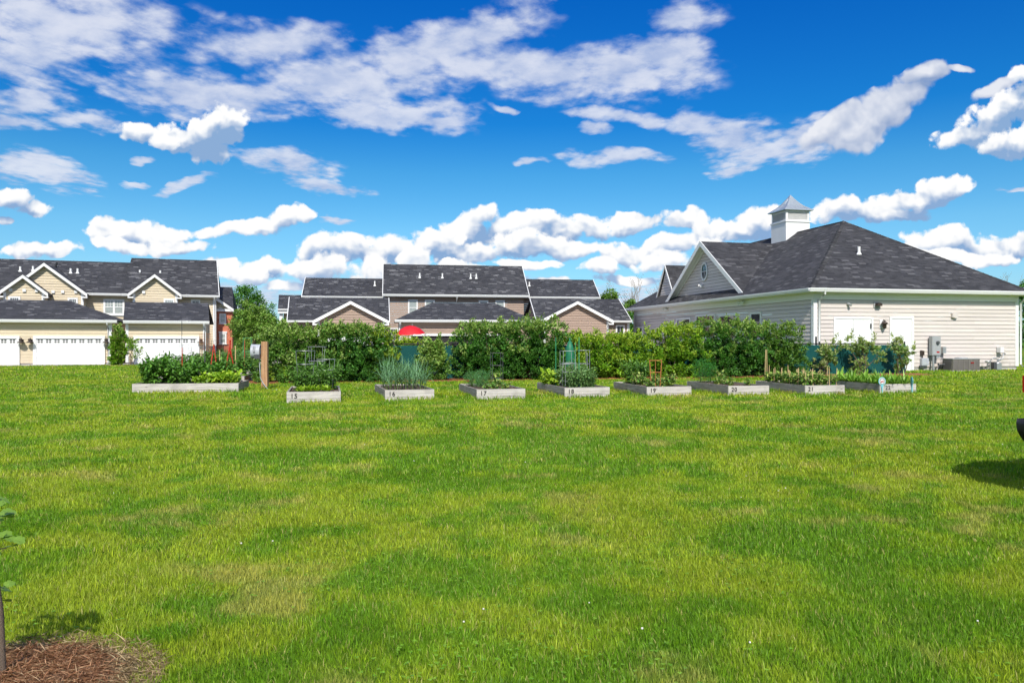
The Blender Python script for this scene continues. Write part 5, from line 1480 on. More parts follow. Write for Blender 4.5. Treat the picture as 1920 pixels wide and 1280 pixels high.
def make_rosette(name, cat, r, h, m, wid, cols, droop=.9, tilt0=.5):
    t = thing(name, None, cat); b_, d, L, dr, c = [], [], [], [], []
    for i in range(m):
        a = i * 2.4 + rng.random() * .4; tl = tilt0 * (.25 + i / m)
        b_.append((.01 * math.cos(a), .01 * math.sin(a), .0)); v = np.array([math.cos(a) * tl, math.sin(a) * tl, .75]); d.append(v / np.linalg.norm(v)); L.append((h + r) * .62 * (.7 + .5 * rng.random())); dr.append(droop * (.5 + rng.random())); c.append(np.array(cols[i % len(cols)]) * (.8 + .4 * rng.random()))
    strap_mesh('leaves', b_, d, L, wid, dr, c, M['leaf'], t, 5)
    mb = MB(); mb.tube([(0, 0, -.03), (0, 0, .05)], .018, 6, .008); mb.build('stem', M['stem'], t)
    return t
GR = [(.10, .25, .028), (.14, .31, .042), (.07, .19, .022)]
GRD = [(.10, .23, .03), (.15, .30, .05), (.075, .18, .025)]
LIM = [(.28, .44, .025), (.36, .50, .04), (.20, .36, .025)]
SAGE = [(.15, .28, .08), (.20, .33, .11), (.11, .23, .06)]
BRT = [(.20, .40, .04), (.27, .46, .06), (.15, .32, .03)]
PAL = [(.34, .42, .10), (.22, .34, .06), (.40, .42, .15)]
PROTO = {
    'pepper': lambda: make_leafy('pepper_plant', 'vegetable plant', .88, .40, 620, .13, .062, GR, 8, 1.1, .0),
    'pepper_low': lambda: make_leafy('pepper_plant', 'vegetable plant', .66, .40, 520, .12, .06, GR, 8, 1.1, .0),
    'squash': lambda: make_leafy('squash_plant', 'vegetable plant', .46, .42, 260, .17, .15, LIM, 8, 1.0, .0),
    'tomato': lambda: make_leafy('tomato_plant', 'vegetable plant', .78, .30, 560, .095, .042, SAGE, 7, 1.2, -.1),
    'tomato_dark': lambda: make_leafy('tomato_plant', 'vegetable plant', .82, .33, 560, .10, .045, GRD, 7, 1.2, -.1),
    'bean': lambda: make_leafy('bean_plant', 'vegetable plant', .42, .20, 130, .095, .065, GR + PAL, 5, 1.0, .0),
    'seedling': lambda: make_leafy('seedling', 'vegetable plant', .20, .16, 60, .085, .06, PAL + GR, 4, 1.0, .1),
    'garlic': lambda: make_garlic(1), 'garlic2': lambda: make_garlic(2), 'garlic3': lambda: make_garlic(3),
    'dill': lambda: make_dill('dill_plant', 'herb', .72, .30, 1500, [(.07, .30, .05), (.06, .24, .04)]),
    'carrot': lambda: make_dill('carrot_plant', 'vegetable plant', .36, .24, 620, [(.10, .29, .09), (.13, .30, .09)]),
    'lettuce': lambda: make_rosette('lettuce', 'lettuce', .16, .20, 22, .10, LIM),
    'maize': lambda: make_rosette('leafy_green', 'vegetable plant', .24, .52, 16, .075, BRT, 1.2, .6),
    'maize2': lambda: make_rosette('leafy_green', 'vegetable plant', .22, .44, 14, .085, BRT, .9, .7),
}
DONE = {}
def plant(key, b_, u, v, sc, label, group, zsc=1.0):
    if key not in DONE: DONE[key] = PROTO[key](); o = DONE[key]; first = True
    else: o = copy_tree(DONE[key]); first = False
    o.location = bpt(b_, u, v, BH - .045); o.rotation_euler = (0, 0, rng.random() * 6.28); o.scale = (sc, sc, sc * zsc)
    return tag(o, label, group=group)
B15, B16, B17, B18, B19, B20, B21, B22 = BEDS
J = lambda a: (rng.random() - .5) * a
for u in (.30, .52, .74, .95): plant('lettuce', B15, u + J(.06), .30 + J(.08), 1.0 + J(.2), 'lime green lettuce at the front edge of bed 15', 'lettuces in bed 15')
for u in (.42, .66, .88): plant('lettuce', B15, u + J(.06), .52 + J(.08), .9 + J(.2), 'lime green lettuce in the second row of bed 15', 'lettuces in bed 15')
for (u, v, s) in ((.25, .95, .75), (.58, .85, .72), (.9, 1.0, .78), (1.05, 1.45, .85), (.3, 1.6, .9), (.68, 1.5, .95), (.5, 2.1, .95), (1.0, 2.1, .9)): plant('tomato_dark', B15, u, v, s, 'dark leafy tomato plant inside the wire cages of bed 15', 'tomato plants in bed 15')
for i in range(6):
    for k in range(6): plant(('garlic', 'garlic2', 'garlic3')[(i * 5 + k) % 3], B16, .16 + .185 * i + J(.06), .22 + .40 * k + J(.12), .98 + J(.25), 'tall blue-green garlic plant in bed 16', 'garlic in bed 16')
for (u, v, s) in ((.22, 1.9, 1.1), (.45, 2.2, 1.2), (.7, 2.3, 1.1), (.35, 1.3, .9)): plant('carrot', B17, u, v, s, 'feathery carrot top at the back left of bed 17', 'carrot tops in bed 17')
for (u, v, s) in ((.35, .5, .9), (.6, .7, 1.1), (.85, .6, 1.0), (.7, 1.3, 1.2), (1.0, 1.0, .9), (.95, 1.7, 1.2)): plant('seedling', B17, u, v, s, 'low pale seedling spread over the bare soil of bed 17', 'seedlings in bed 17')
plant('bean', B17, 1.0, 2.3, 1.1, 'yellowing bean plant at the back right of bed 17', None)
for (u, v, s) in ((.42, .55, .72), (.7, .5, .72), (.95, .6, .68), (.4, 1.1, .82), (.72, 1.05, .86), (1.0, 1.15, .82), (.5, 1.7, .85), (.85, 1.75, .9), (1.02, 2.2, .9)): plant('tomato', B18, u, v, s, 'pale green tomato plant among the stakes of bed 18', 'tomato plants in bed 18')
for (u, v, s) in ((.2, 1.9, .75), (.3, 2.3, .85)): plant('squash', B18, u, v, s, 'low bright green plant at the back left corner of bed 18', 'bright low plants in bed 18')
for i in range(11): plant('seedling', B19, .18 + .9 * rng.random(), .3 + 1.9 * rng.random(), 1.1 + J(.5), 'small pale bean seedling in bed 19', 'seedlings in bed 19')
for (u, v, s) in ((.9, .45, .95), (.75, 1.3, .85), (.4, 1.9, 1.0)): plant('bean', B19, u, v, s, 'knee-high bean plant near the orange trellis of bed 19', 'bean plants in bed 19')
for (u, v, s) in ((.4, 2.42, .95), (.8, 2.45, .9)): plant('tomato_dark', B19, u, v, s, 'dark tomato plant at the back of bed 19', 'tomato plants in bed 19')
plant('dill', B20, .30, 2.25, 1.0, 'feathery green dill bush at the back left of bed 20', None)
plant('dill', B20, .62, 2.40, .85, 'smaller feathery dill bush beside the larger one in bed 20', None)
for (u, v, s) in ((.45, 1.6, .9), (.6, 1.2, 1.1), (.7, 1.75, 1.3), (.95, .7, 1.1), (.5, .8, .7), (.85, 2.0, 1.2)): plant('seedling', B20, u, v, s, 'small pale seedling on the bare soil of bed 20', 'seedlings in bed 20')
plant('bean', B20, .85, 2.2, 1.1, 'bushy bean plant beside the dill of bed 20', None)
for i in range(5):
    for k in range(6): plant('bean', B21, .16 + .22 * i + J(.08), .25 + .38 * k + J(.12), .85 + J(.4), 'bean plant among the bamboo canes of bed 21', 'bean plants in bed 21')
for i in range(5):
    for k in range(8): plant(('maize', 'maize2')[(i + k) % 2], B22, .15 + .22 * i + J(.08), .2 + .31 * k + J(.1), .92 + J(.3), 'bright green broad-leaved plant in bed 22', 'leafy greens in bed 22')
L1, L2, L3, L4, L5, L6 = LB
for (u, v, s) in ((.42, .55, 1.0), (.20, .8, .85), (.62, 1.1, 1.05)): plant('pepper', L1, u, v, s, 'tall dark pepper plant at the left end of the long front bed', 'pepper plants in the front bed')
for (u, v, s) in ((1.0, .6, .95), (1.35, .5, .9), (1.62, .85, 1.0), (1.15, 1.15, 1.05), (2.0, 1.2, 1.0), (2.4, 1.3, 1.0)): plant('pepper_low', L1, u, v, s, 'bushy green pepper plant in the middle of the long front bed', 'pepper plants in the front bed')
for (u, v, s) in ((1.75, .28, .5), (1.98, .25, .52), (2.2, .3, .62), (2.45, .26, .66), (2.68, .3, .62), (2.35, .62, .72), (2.62, .7, .72), (2.05, .6, .66)): plant('squash', L1, u, v, s, 'lime green squash plant at the right half of the long front bed', 'squash plants in the front bed')
for (b_, lab) in ((L2, 'second'), (L3, 'third'), (L4, 'fourth'), (L5, 'fifth'), (L6, 'farthest')):
    for (u, v, s) in ((.5, .6, 1.0), (1.0, .9, 1.1), (1.5, .6, 1.05), (2.0, .9, 1.15), (2.45, .6, 1.0), (2.8, .8, .85)):
        if b_ in (L5, L6) and u < 1.2: continue
        plant(('tomato_dark', 'tomato')[(b_ in (L4, L5))], b_, u + J(.2), v + J(.3), s + J(.2), 'tomato plant in the %s long bed of the left column' % lab, 'tomato plants of the left column')
# red flower
fl_ = thing('flower', 'small red flower at the left edge of bed 17', 'flower', bpt(B17, .16, 2.15, BH - .04))
mb = MB(); mb.tube([(0, 0, 0), (.01, 0, .12)], .005, 5); mb.build('stem', M['stem'], fl_)
mb = MB()
for k in range(9): a = k * .7; mb.add([(.01, 0, .12), (.01 + .05 * math.cos(a - .3), .05 * math.sin(a - .3), .15), (.01 + .07 * math.cos(a), .07 * math.sin(a), .135), (.01 + .05 * math.cos(a + .3), .05 * math.sin(a + .3), .15)], [(0, 1, 2, 3)])
mb.build('petals', M['flower_red'], fl_)

# ------------------------------------------------------------------ stakes, cages, trellises
def stake(p, h, r, mat, label, group=None, lean=(0, 0), name='garden_stake', cat='stake'):
    mb = MB(); n = 5
    pts = [(lean[0] * i / n * h, lean[1] * i / n * h, -.15 + (h + .15) * i / n) for i in range(n + 1)]
    mb.tube(pts, r, 6, r * .8)
    if mat is M['stake']:
        for i in range(1, 5): mb.lathe([(r * .95, -.006), (r * 1.35, 0), (r * .95, .006)], (lean[0] * h * i / 5, lean[1] * h * i / 5, h * i / 5 - .03), 6)
    o = mb.build(name, mat, None, p)
    return tag(o, label, cat, group)
for i in range(5):
    for k in range(6):
        stake(bpt(B21, .14 + .235 * i + J(.08), .2 + .4 * k + J(.1), .18), .52 + J(.16), .0125, M['stake'], 'short bamboo cane among the beans of bed 21', 'bamboo canes in bed 21', (J(.1), J(.06)), 'bamboo_cane', 'bamboo cane')
for u in (.10, .19): stake(bpt(B21, u, 2.3, .2), 1.05, .013, M['stake'], 'tall bamboo cane of the leaning pair at the back left of bed 21', 'tall bamboo canes', (.03 if u < .15 else -.02, 0), 'bamboo_cane', 'bamboo cane')
def round_cage(p, h, r, mat, label, group, legs=4, taper=.75):
    t = thing('tomato_cage', label, 'plant cage', p, rng.random(), group)
    for k in range(3):
        z = h * (1, .66, .33)[k]; rr = r * (1 - (1 - taper) * k / 2); mb = MB()
        mb.tube([(rr * math.cos(6.2832 * i / 20), rr * math.sin(6.2832 * i / 20), z) for i in range(21)], .0045, 5, cap=False); mb.build('ring', mat, t)
    for i in range(legs):
        a = 6.2832 * i / legs; mb = MB(); mb.tube([(r * taper * .85 * math.cos(a), r * taper * .85 * math.sin(a), -.1), (r * math.cos(a), r * math.sin(a), h)], .0045, 5); mb.build('leg', mat, t)
    return t
def square_cage(p, h, w, mat, label, group=None, rz=GARD_A):
    t = thing('tomato_cage', label, 'plant cage', p, rz, group)
    for (x, y) in ((-1, -1), (1, -1), (1, 1), (-1, 1)): mb = MB(); mb.tube([(x * w / 2, y * w / 2, -.1), (x * w / 2, y * w / 2, h)], .0065, 5); mb.build('leg', mat, t)
    for z in (h - .01, h * .62, h * .25): mb = MB(); q = w / 2; mb.tube([(-q, -q, z), (q, -q, z), (q, q, z), (-q, q, z), (-q, -q, z)], .0055, 5); mb.build('ring', mat, t)
    return t
round_cage(bpt(B15, .40, 1.35, .24), 1.02, .24, M['galv'], 'grey wire tomato cage, left one in bed 15', 'wire cages in bed 15')
round_cage(bpt(B15, .92, 1.25, .24), .80, .24, M['galv'], 'grey wire tomato cage, shorter one at the right of bed 15', 'wire cages in bed 15')
round_cage(bpt(B15, .68, 2.0, .24), 1.12, .26, M['galv'], 'grey wire tomato cage, rear one in bed 15', 'wire cages in bed 15')
square_cage(bpt(B17, .95, 2.0, .24), .95, .30, M['dark_plastic'], 'dark wire cage at the back of bed 17')
square_cage(bpt(B18, .42, .95, .24), .68, .30, M['galv'], 'low square grey cage at the left of bed 18')
square_cage(bpt(B18, .55, 1.5, .24), 1.0, .34, M['galv'], 'square grey cage left of the green stakes in bed 18')
square_cage(bpt(B18, .98, 1.45, .24), 1.02, .32, M['galv'], 'square grey cage right of the green stakes in bed 18')
stake(bpt(B18, .28, 1.75, .2), 1.42, .010, M['green_wire'], 'bright green stake at the left of bed 18', 'green stakes in bed 18')
stake(bpt(B18, .58, 1.0, .2), 1.28, .010, M['green_wire'], 'bright green stake leaning in the middle of bed 18', 'green stakes in bed 18', (.03, 0))
stake(bpt(B18, .66, .8, .2), 1.42, .012, M['green_wire'], 'tallest bright green stake in the middle of bed 18', 'green stakes in bed 18')
stake(bpt(B18, 1.18, 1.6, .2), .98, .008, M['galv'], 'thin grey stake at the right edge of bed 18')
nt_ = thing('garden_netting', 'rolled dark green netting standing behind the stakes of bed 18', 'netting', bpt(B18, .86, 2.25, .2))
mb = MB(); mb.lathe([(.115, 0), (.13, .25), (.12, .55), (.13, .85), (.115, 1.1), (.05, 1.3), (.0, 1.32)], (0, 0, 0), 14); mb.build('roll', M['green_plastic'], nt_)
mb = MB(); mb.tube([(0, 0, -.2), (0, 0, 1.4)], .014, 6); mb.build('pole', M['green_wire'], nt_)
def ladder(p, w, h, mat, label, nx_=3, nz=2, r=.014, taper=.7, rz=GARD_A, rr=.008, cat='trellis'):
    t = thing('trellis', label, cat, p, rz)
    for s in (-1, 1): mb = MB(); mb.tube([(s * w / 2 * taper, 0, -.1), (s * w / 2, 0, h)], r, 6); mb.build('upright', mat, t)
    for k in range(nz):
        z = h * (1 - k * .9 / max(nz, 1)) - .012; f = taper + (1 - taper) * z / h; mb = MB(); mb.tube([(-w / 2 * f - .01, 0, z), (w / 2 * f + .01, 0, z)], r * .85, 6); mb.build('rung', mat, t)
    for i in range(1, nx_):
        x = -w / 2 + w * i / nx_; mb = MB(); mb.tube([(x * taper, .012, h * .2 if nx_ > 2 else -.05), (x, .012, h)], rr, 5); mb.build('bar', mat, t)
    return t
ladder(bpt(B19, .60, .85, .24), .36, .74, M['orange_wood'], 'orange wooden trellis standing in bed 19', 2, 2)
# left column: red stakes, thin poles, cages, copper lattices
def lpt(px, D, z=.2): p = wpt(px, 700, D); return Vector((p.x, p.y, z))
def aframe(px0, px1, pxt, D, ytop, label):
    t = thing('stake_frame', label, 'plant support', lpt(pxt, D, 0), R(9), 'red stake frames in the left beds')
    zt = CAMZ - (ytop - 640) / FPX * D; k = D / FPX
    for (p, dy) in ((px0, -.15), (px1, .15)):
        mb = MB(); mb.tube([((p - pxt) * k, dy, .1), (0, 0, zt)], .022, 6, .016)
        for i in range(6): q = i / 6; mb.lathe([(.022, -.02), (.03, 0), (.022, .02)], ((p - pxt) * k * (1 - q), dy * (1 - q), .1 + (zt - .1) * q), 6)
        mb.build('leg', M['red_paint'], t)
    return t
aframe(393, 408, 401, 24.5, 645, 'red A-shaped stake frame nearest the garage in the left beds')
aframe(421, 441, 431, 25.5, 645, 'red A-shaped stake frame before the brick wall')
stake(lpt(431.5, 28.0), 1.35, .03, M['car_red'], 'thick bright red stake before the brick wall')
stake(lpt(458.5, 29), 1.35, .014, M['red_paint'], 'thin red stake left of the hose reel')
stake(lpt(441.5, 26), 1.16, .022, M['stake'], 'pale wooden stake right of the red stake frames')
stake(lpt(412, 27), 1.0, .018, M['stake'], 'short pale stake between the red stake frames')
stake(lpt(341, 25.5), 2.0, .012, M['dark_plastic'], 'tall thin dark pole rising before the garage door')
stake(lpt(341.5, 23.1), 1.12, .016, M['red_paint'], 'short red stake in the middle of the long front bed')
stake(lpt(286.5, 23.0), .75, .016, M['copper'], 'short rusty stake among the pepper plants')
stake(lpt(384, 27), 1.75, .018, M['dark_plastic'], 'dark pole between the copper lattices')
round_cage(lpt(333, 28.6), 1.18, .22, M['galv'], 'thin wire cage standing before the white garage door, left of the pair', 'wire cages in the left beds', 6, .8)
round_cage(lpt(348, 28.6), 1.18, .20, M['galv'], 'thin wire cage standing before the white garage door, right of the pair', 'wire cages in the left beds', 6, .8)
square_cage(lpt(367, 28.8), 1.12, .34, M['galv'], 'thin square cage left of the copper lattice')
square_cage(lpt(322, 28.4), .78, .40, M['galv'], 'low square cage in the second long bed')
ladder(lpt(378.5, 31), .17, 1.62, M['copper'], 'narrow copper lattice before the garage downspout, left one', 3, 7, .007, 1, 0, .004)
ladder(lpt(391.5, 31), .16, 1.62, M['copper'], 'narrow copper lattice right of the garage downspout', 3, 7, .007, 1, 0, .004)
square_cage(lpt(464, 31), 1.45, .30, M['green_wire'], 'green wire cage left of the hose reel')
square_cage(lpt(409, 30), 1.35, .42, M['dark_plastic'], 'dark square cage before the white corner board')
# ------------------------------------------------------------------ hose post
p = wpt(496.8, 731, 23.9)
hp = thing('hose_post', 'raw wooden post standing on the lawn between the plank beds', 'post', (p.x, p.y, 0), R(4))
mb = MB(); mb.box(-.092, .092, -.092, .092, -.2, 1.50); mb.build('post', M['post_wood'], hp)
hr = thing('hose_reel', 'pale grey hose reel mounted on the wooden post', 'hose reel', (p.x, p.y, 0), R(4))
mb = MB(); mb.tube([(-.37, -.02, 1.19), (-.12, -.02, 1.19)], .22, 24); mb.tube([(-.385, -.02, 1.19), (-.37, -.02, 1.19)], .235, 24); mb.build('drum', M['hose_grey'], hr)
mb = MB(); mb.box(-.27, -.095, -.25, .06, .97, 1.10); mb.box(-.12, -.094, -.12, .1, 1.11, 1.3); mb.build('bracket', M['dark_plastic'], hr)
mb = MB(); mb.prism([(-.30, -.252, 1.16), (-.24, -.252, 1.16), (-.24, -.252, 1.36), (-.252, -.252, 1.36), (-.252, -.252, 1.175), (-.288, -.252, 1.175), (-.288, -.252, 1.36), (-.30, -.252, 1.36)], (0, .02, 0)); mb.build('handle', M['dark_plastic'], hr)
mb = MB(); mb.tube([(-.16, -.1, .96), (-.13, -.13, .8), (-.12, -.13, .55), (-.10, -.14, .38), (-.02, -.15, .22), (.08, -.17, .09), (.16, -.20, .02), (.4, -.1, .015)], .013, 8); mb.build('hose', M['hose_grey'], hr)
# ------------------------------------------------------------------ small round signs on bed 22
def sign(u, rz, label, w=.105):
    t = thing('garden_sign', label, 'sign', bpt(B22, u, -.02, 0), rz + B22['a'], 'round signs on bed 22')
    n = 28; z = BH + .085
    mb = MB(); mb.tube([(0, .0, 0), (0, .0, z - .07)], .018, 6); mb.box(-.032, .032, -.006, .006, z - .17, z - .07); mb.build('stalk', M['teal_paint'], t)
    disc = lambda r, y: [(r * math.cos(2 * math.pi * k / n), y, z + 1.12 * r * math.sin(2 * math.pi * k / n)) for k in range(n)]
    mb = MB(); mb.prism(disc(w, .0), (0, .012, 0)); mb.build('rim', M['teal_paint'], t)
    mb = MB(); mb.prism(disc(w * .86, -.004), (0, .0035, 0)); mb.build('face', M['door_white'], t)
    mb = MB()
    for k in range(16):
        a = k * 2 * math.pi / 16; c, s_ = math.cos(a), math.sin(a); r0, r1 = w * .64, w * .80
        mb.box(c * (r0 + r1) / 2 - .0085, c * (r0 + r1) / 2 + .0085, -.007, -.0045, z + s_ * 1.12 * (r0 + r1) / 2 - .0085, z + s_ * 1.12 * (r0 + r1) / 2 + .0085)
    mb.build('lettering', M['dark_plastic'], t)
    mb = MB(); mb.add([(-.045, -.0075, z + .012), (-.005, -.0075, z + .0), (.045, -.0075, z + .04), (.03, -.0075, z + .0), (.05, -.0075, z - .03), (.0, -.0075, z - .02), (-.04, -.0075, z - .04)], [(0, 1, 2, 3), (1, 3, 4, 5), (0, 1, 5, 6)]); mb.build('emblem', M['car_red'], t)
    mb = MB(); ri = disc(w * .56, -.0065); ro = disc(w * .62, -.0065); mb.add(ri + ro, [(k, (k + 1) % n, n + (k + 1) % n, n + k) for k in range(n)]); mb.build('ring', M['number'], t)
sign(.055, R(-8), 'small round blue-rimmed sign with a red mark on the left corner of bed 22')
sign(1.03, R(68), 'small round blue-rimmed sign seen nearly edge-on at the right of bed 22')
# ------------------------------------------------------------------ red umbrella
p = wpt(773, 640, 48)
um = thing('parasol', 'bright red parasol open above the shrubs before the brown garage', 'parasol', (p.x, p.y, 0))
n = 8; R_ = .93; mb = MB(); prof = [(0, 2.50), (.32, 2.44), (.62, 2.28), (.82, 2.10), (.93, 1.95)]
vs_ = []; fs = []
for j, (r, z) in enumerate(prof):
    for k in range(n * 4):
        a = 2 * math.pi * k / (n * 4); sag = 1 - .05 * (r / .93) * abs(math.sin(a * n / 2)); vs_.append((r * sag * math.cos(a), r * sag * math.sin(a), z + (.03 * (1 - abs(math.cos(a * n / 2))) if j == 4 else 0)))
for j in range(4):
    for k in range(n * 4): fs.append((j * n * 4 + k, j * n * 4 + (k + 1) % (n * 4), (j + 1) * n * 4 + (k + 1) % (n * 4), (j + 1) * n * 4 + k))
mb.add(vs_, fs, True); co_ = mb.build('canopy', M['red_fabric'], um); co_.rotation_euler = (R(4), R(-3), 0)
mb = MB(); mb.tube([(0, 0, 0), (0, 0, 2.6)], .024, 8); mb.lathe([(.3, 0), (.3, .06), (.05, .1)], (0, 0, 0), 16); mb.build('pole', M['galv'], um)
for k in range(n): a = 2 * math.pi * k / n; mb = MB(); mb.tube([(0, 0, 2.47), (.6 * math.cos(a), .6 * math.sin(a), 2.25), (.9 * math.cos(a), .9 * math.sin(a), 1.9)], .008, 4); mb.build('rib', M['galv'], um)

# ================================================================== TREES
def tree(label, px, D, lobes, n, cols, wts, L, trunk_h, trunk_r, group='trees beyond the houses', cr=.5, name='tree', shell=.55, limbs=9):
    p = wpt(px, 640, D)
    t = thing(name, label, 'tree', (p.x, p.y, 0), 0, group)
    nc = max(60, n // 45)
    P, od, j = crown_points(lobes, n, nc, cr, shell)
    col = palette(n, cols, wts, .2) * (.75 + .5 * rng.random(nc))[j][:, None]
    sc = .7 + .6 * rng.random(n)
    leaf_cloud('crown', P, od * .6 + rdir(n) + np.array([0, 0, .1]), rdir(n) * .7 + np.array([0, 0, .8]), L * sc, L * .55 * sc, col, M['leaf'], t)
    mb = MB(); top = max(l[2] for l in lobes)
    mb.tube([(0, 0, -.2), (.05, 0, trunk_h * .5), (0, .05, trunk_h), (.1, 0, top)], trunk_r, 8, trunk_r * .35)
    for i in range(limbs):
        l = lobes[i % len(lobes)]; mb.tube([(0, .03, trunk_h * (.6 + .4 * rng.random())), (l[0] * .5, l[1] * .5, (trunk_h + l[2]) / 2), (l[0] + rng.normal() * l[3] * .3, l[1], l[2] + l[5] * .4 * rng.random())], trunk_r * .4, 6, trunk_r * .08)
    mb.build('trunk', M['bark'], t)
    return t
TG = [(.045, .155, .018), (.075, .21, .026), (.12, .28, .045)]
tree('large dense round tree beside the red brick wall', 462, 78, [(-.2, 0, 5.3, 2.0, 2.0, 1.7), (1.0, 0, 4.4, 1.7, 1.7, 1.9), (-1.4, 0, 3.9, 1.7, 1.7, 2.2), (.2, 0, 3.0, 2.4, 2, 1.8), (1.7, .2, 3.2, 1.4, 1.4, 1.6), (.3, 0, 6.4, 1.1, 1.1, .8)], 17000, TG, (2, 3, 2), .20, 2.0, .22)
tree('lighter airy tree in front of the dense round one', 474, 56, [(-.3, 0, 3.7, .8, .8, 1.0), (.5, 0, 3.0, 1.1, 1, 1.1), (-.8, 0, 2.6, 1.0, .9, 1.1), (.2, 0, 1.6, 1.5, 1, 1.1), (1.1, 0, 2.0, .9, .9, 1.0)], 9500, [(.18, .32, .045), (.25, .38, .075), (.12, .26, .03)], (2, 2, 1), .15, 1.2, .10, cr=.3, shell=.3)
tree('small green tree left of the brown houses, behind the hose post', 520, 60, [(0, 0, 2.4, 1.1, 1, 1.0), (-.9, 0, 1.7, 1.0, .9, 1.0), (.8, 0, 1.6, 1.0, .9, .9)], 6000, [(.18, .32, .045), (.11, .24, .03)], (1, 1), .16, 1.0, .10, cr=.3)
tree('leafy tree rising behind the right end of the brown houses', 1154, 96, [(-.6, 0, 7.2, 1.2, 1.2, 1.0), (.7, 0, 6.3, 1.5, 1.2, 1.0), (1.7, 0, 5.4, 1.3, 1.2, 1.1), (-1.2, 0, 5.8, 1.2, 1.2, 1.1), (0, 0, 4.5, 2.2, 1.5, 1.5)], 6500, [(.18, .31, .05), (.12, .23, .03)], (1, 1), .25, 3, .2, cr=.4, shell=.4)
tree('leafy tree at the right edge of the picture behind the clubhouse', 1935, 75, [(0, 0, 6.2, 1.4, 1.4, 1.2), (-.9, 0, 5.2, 1.3, 1.2, 1.2), (.9, 0, 5, 1.4, 1.2, 1.4)], 7000, TG, (1, 1, 1), .22, 3, .18, cr=.4)
tree('low green tree in the gap between brown houses and clubhouse', 1186, 90, [(0, 0, 3.2, 1.6, 1.2, 1.5), (.9, 0, 2.2, 1.4, 1.2, 1.4), (-1, 0, 2.2, 1.4, 1.2, 1.5)], 5000, TG, (1, 1, 1), .25, 1.4, .15, cr=.4)
def bare_tree(label, px, D, h, spread):
    p = wpt(px, 640, D); t = thing('bare_tree', label, 'tree', (p.x, p.y, 0), 0, 'bare trees beyond the houses'); tr = MB(); cw = MB(); r0 = random.Random(px)
    def grow(mb, p0, d, L, r, lv):
        q = p0 + d * L; mid = (p0 + q) / 2 + Vector((r0.uniform(-.1, .1), r0.uniform(-.1, .1), 0)) * L * .4
        mb.tube([p0, mid, q], r, 5, r * .6, cap=False)
        if lv == 0: return
        for i in range(r0.choice((2, 3))):
            nd = (d + Vector((r0.uniform(-1, 1), r0.uniform(-1, 1), r0.uniform(-.1, .7))) * spread).normalized()
            grow(cw, p0.lerp(q, r0.uniform(.55, 1)), nd, L * r0.uniform(.55, .8), r * .55, lv - 1)
    tr.tube([(0, 0, -.2), (0, 0, h * .45)], .14, 7, .09)
    for i in range(4): grow(tr, Vector((0, 0, h * (.28 + .05 * i))), Vector((r0.uniform(-.5, .5), r0.uniform(-.5, .5), 1)).normalized(), h * .27, .065, 4)
    tr.build('trunk', M['bark_pale'], t); cw.build('branches', M['bark_pale'], t)
bare_tree('bare leafless tree left of the leafy tree behind the brown houses', 1128, 100, 8.8, .5)
bare_tree('bare leafless tree in the gap beside the clubhouse', 1190, 100, 9.4, .45)
bare_tree('bare leafless tree just left of the clubhouse roof', 1222, 104, 9.4, .5)
bare_tree('bare leafless tree above the right slope of the clubhouse roof', 1884, 90, 9.6, .55)
# far wood beyond the houses
n = 26000; xs_ = (rng.random(n) - .5) * 330; yy_ = 170 + 25 * rng.random(n); hh_ = 3.2 + 4.2 * fbm(xs_ * .09, yy_ * .09, 3, 4); zz_ = hh_ * rng.random(n) ** .7
wd = leaf_cloud('woods', np.stack([xs_, yy_, zz_], -1), rdir(n), rdir(n), 1.0, .7, palette(n, TG + [(.06, .12, .03)], (1, 1, 1, 1)), M['leaf'], None)
tag(wd, 'far line of green woods behind the houses', 'woods', kind='stuff')
# column-shaped young tree by the garages
p = wpt(222, 684, 48.6)
shrub('columnar_tree', 'narrow yellow-green tree between the two beige garages', (p.x, p.y), [(0, 0, .9, .48, .45, .7), (.05, 0, 1.45, .45, .42, .6), (-.1, 0, 1.8, .3, .3, .5), (.15, 0, 1.9, .25, .25, .45), (-.15, 0, .5, .4, .4, .5)], 3600, LIME + [(.24, .27, .08)], (2, 2, 1, 1), L=.12, Wd=.07, cr=.15, sprigs=14, tipcols=TIP, group=None, cat='tree', stems=3)
p = wpt(246, 684, 48.4)
shrub('sapling', 'thin wispy sapling before the door of the gabled beige garage', (p.x, p.y), [(0, 0, 1.3, .35, .3, .5), (.3, 0, .7, .3, .3, .3)], 330, LIME, (1, 1, 1), L=.12, Wd=.07, cr=.2, sprigs=3, tipcols=TIP, group=None, cat='tree', stems=4, shell=.1)
# driveway
mb = MB(); mb.add([A.o + Vector((A.c * u - A.s * v, A.s * u + A.c * v, .012)) for u, v in ((-60, -2.25), (10.4, -2.1), (10.4, 16), (-60, 16))], [(0, 1, 2, 3)])
tag(mb.build('driveway', M['drive'], None), kind='structure')
mb = MB(); mb.add([B.o + Vector((B.c * u - B.s * v, B.s * u + B.c * v, .016)) for u, v in ((-13, -9), (24, -9), (24, 14), (-13, 14))], [(0, 1, 2, 3)])
tag(mb.build('pavement', M['drive'], None), kind='structure')

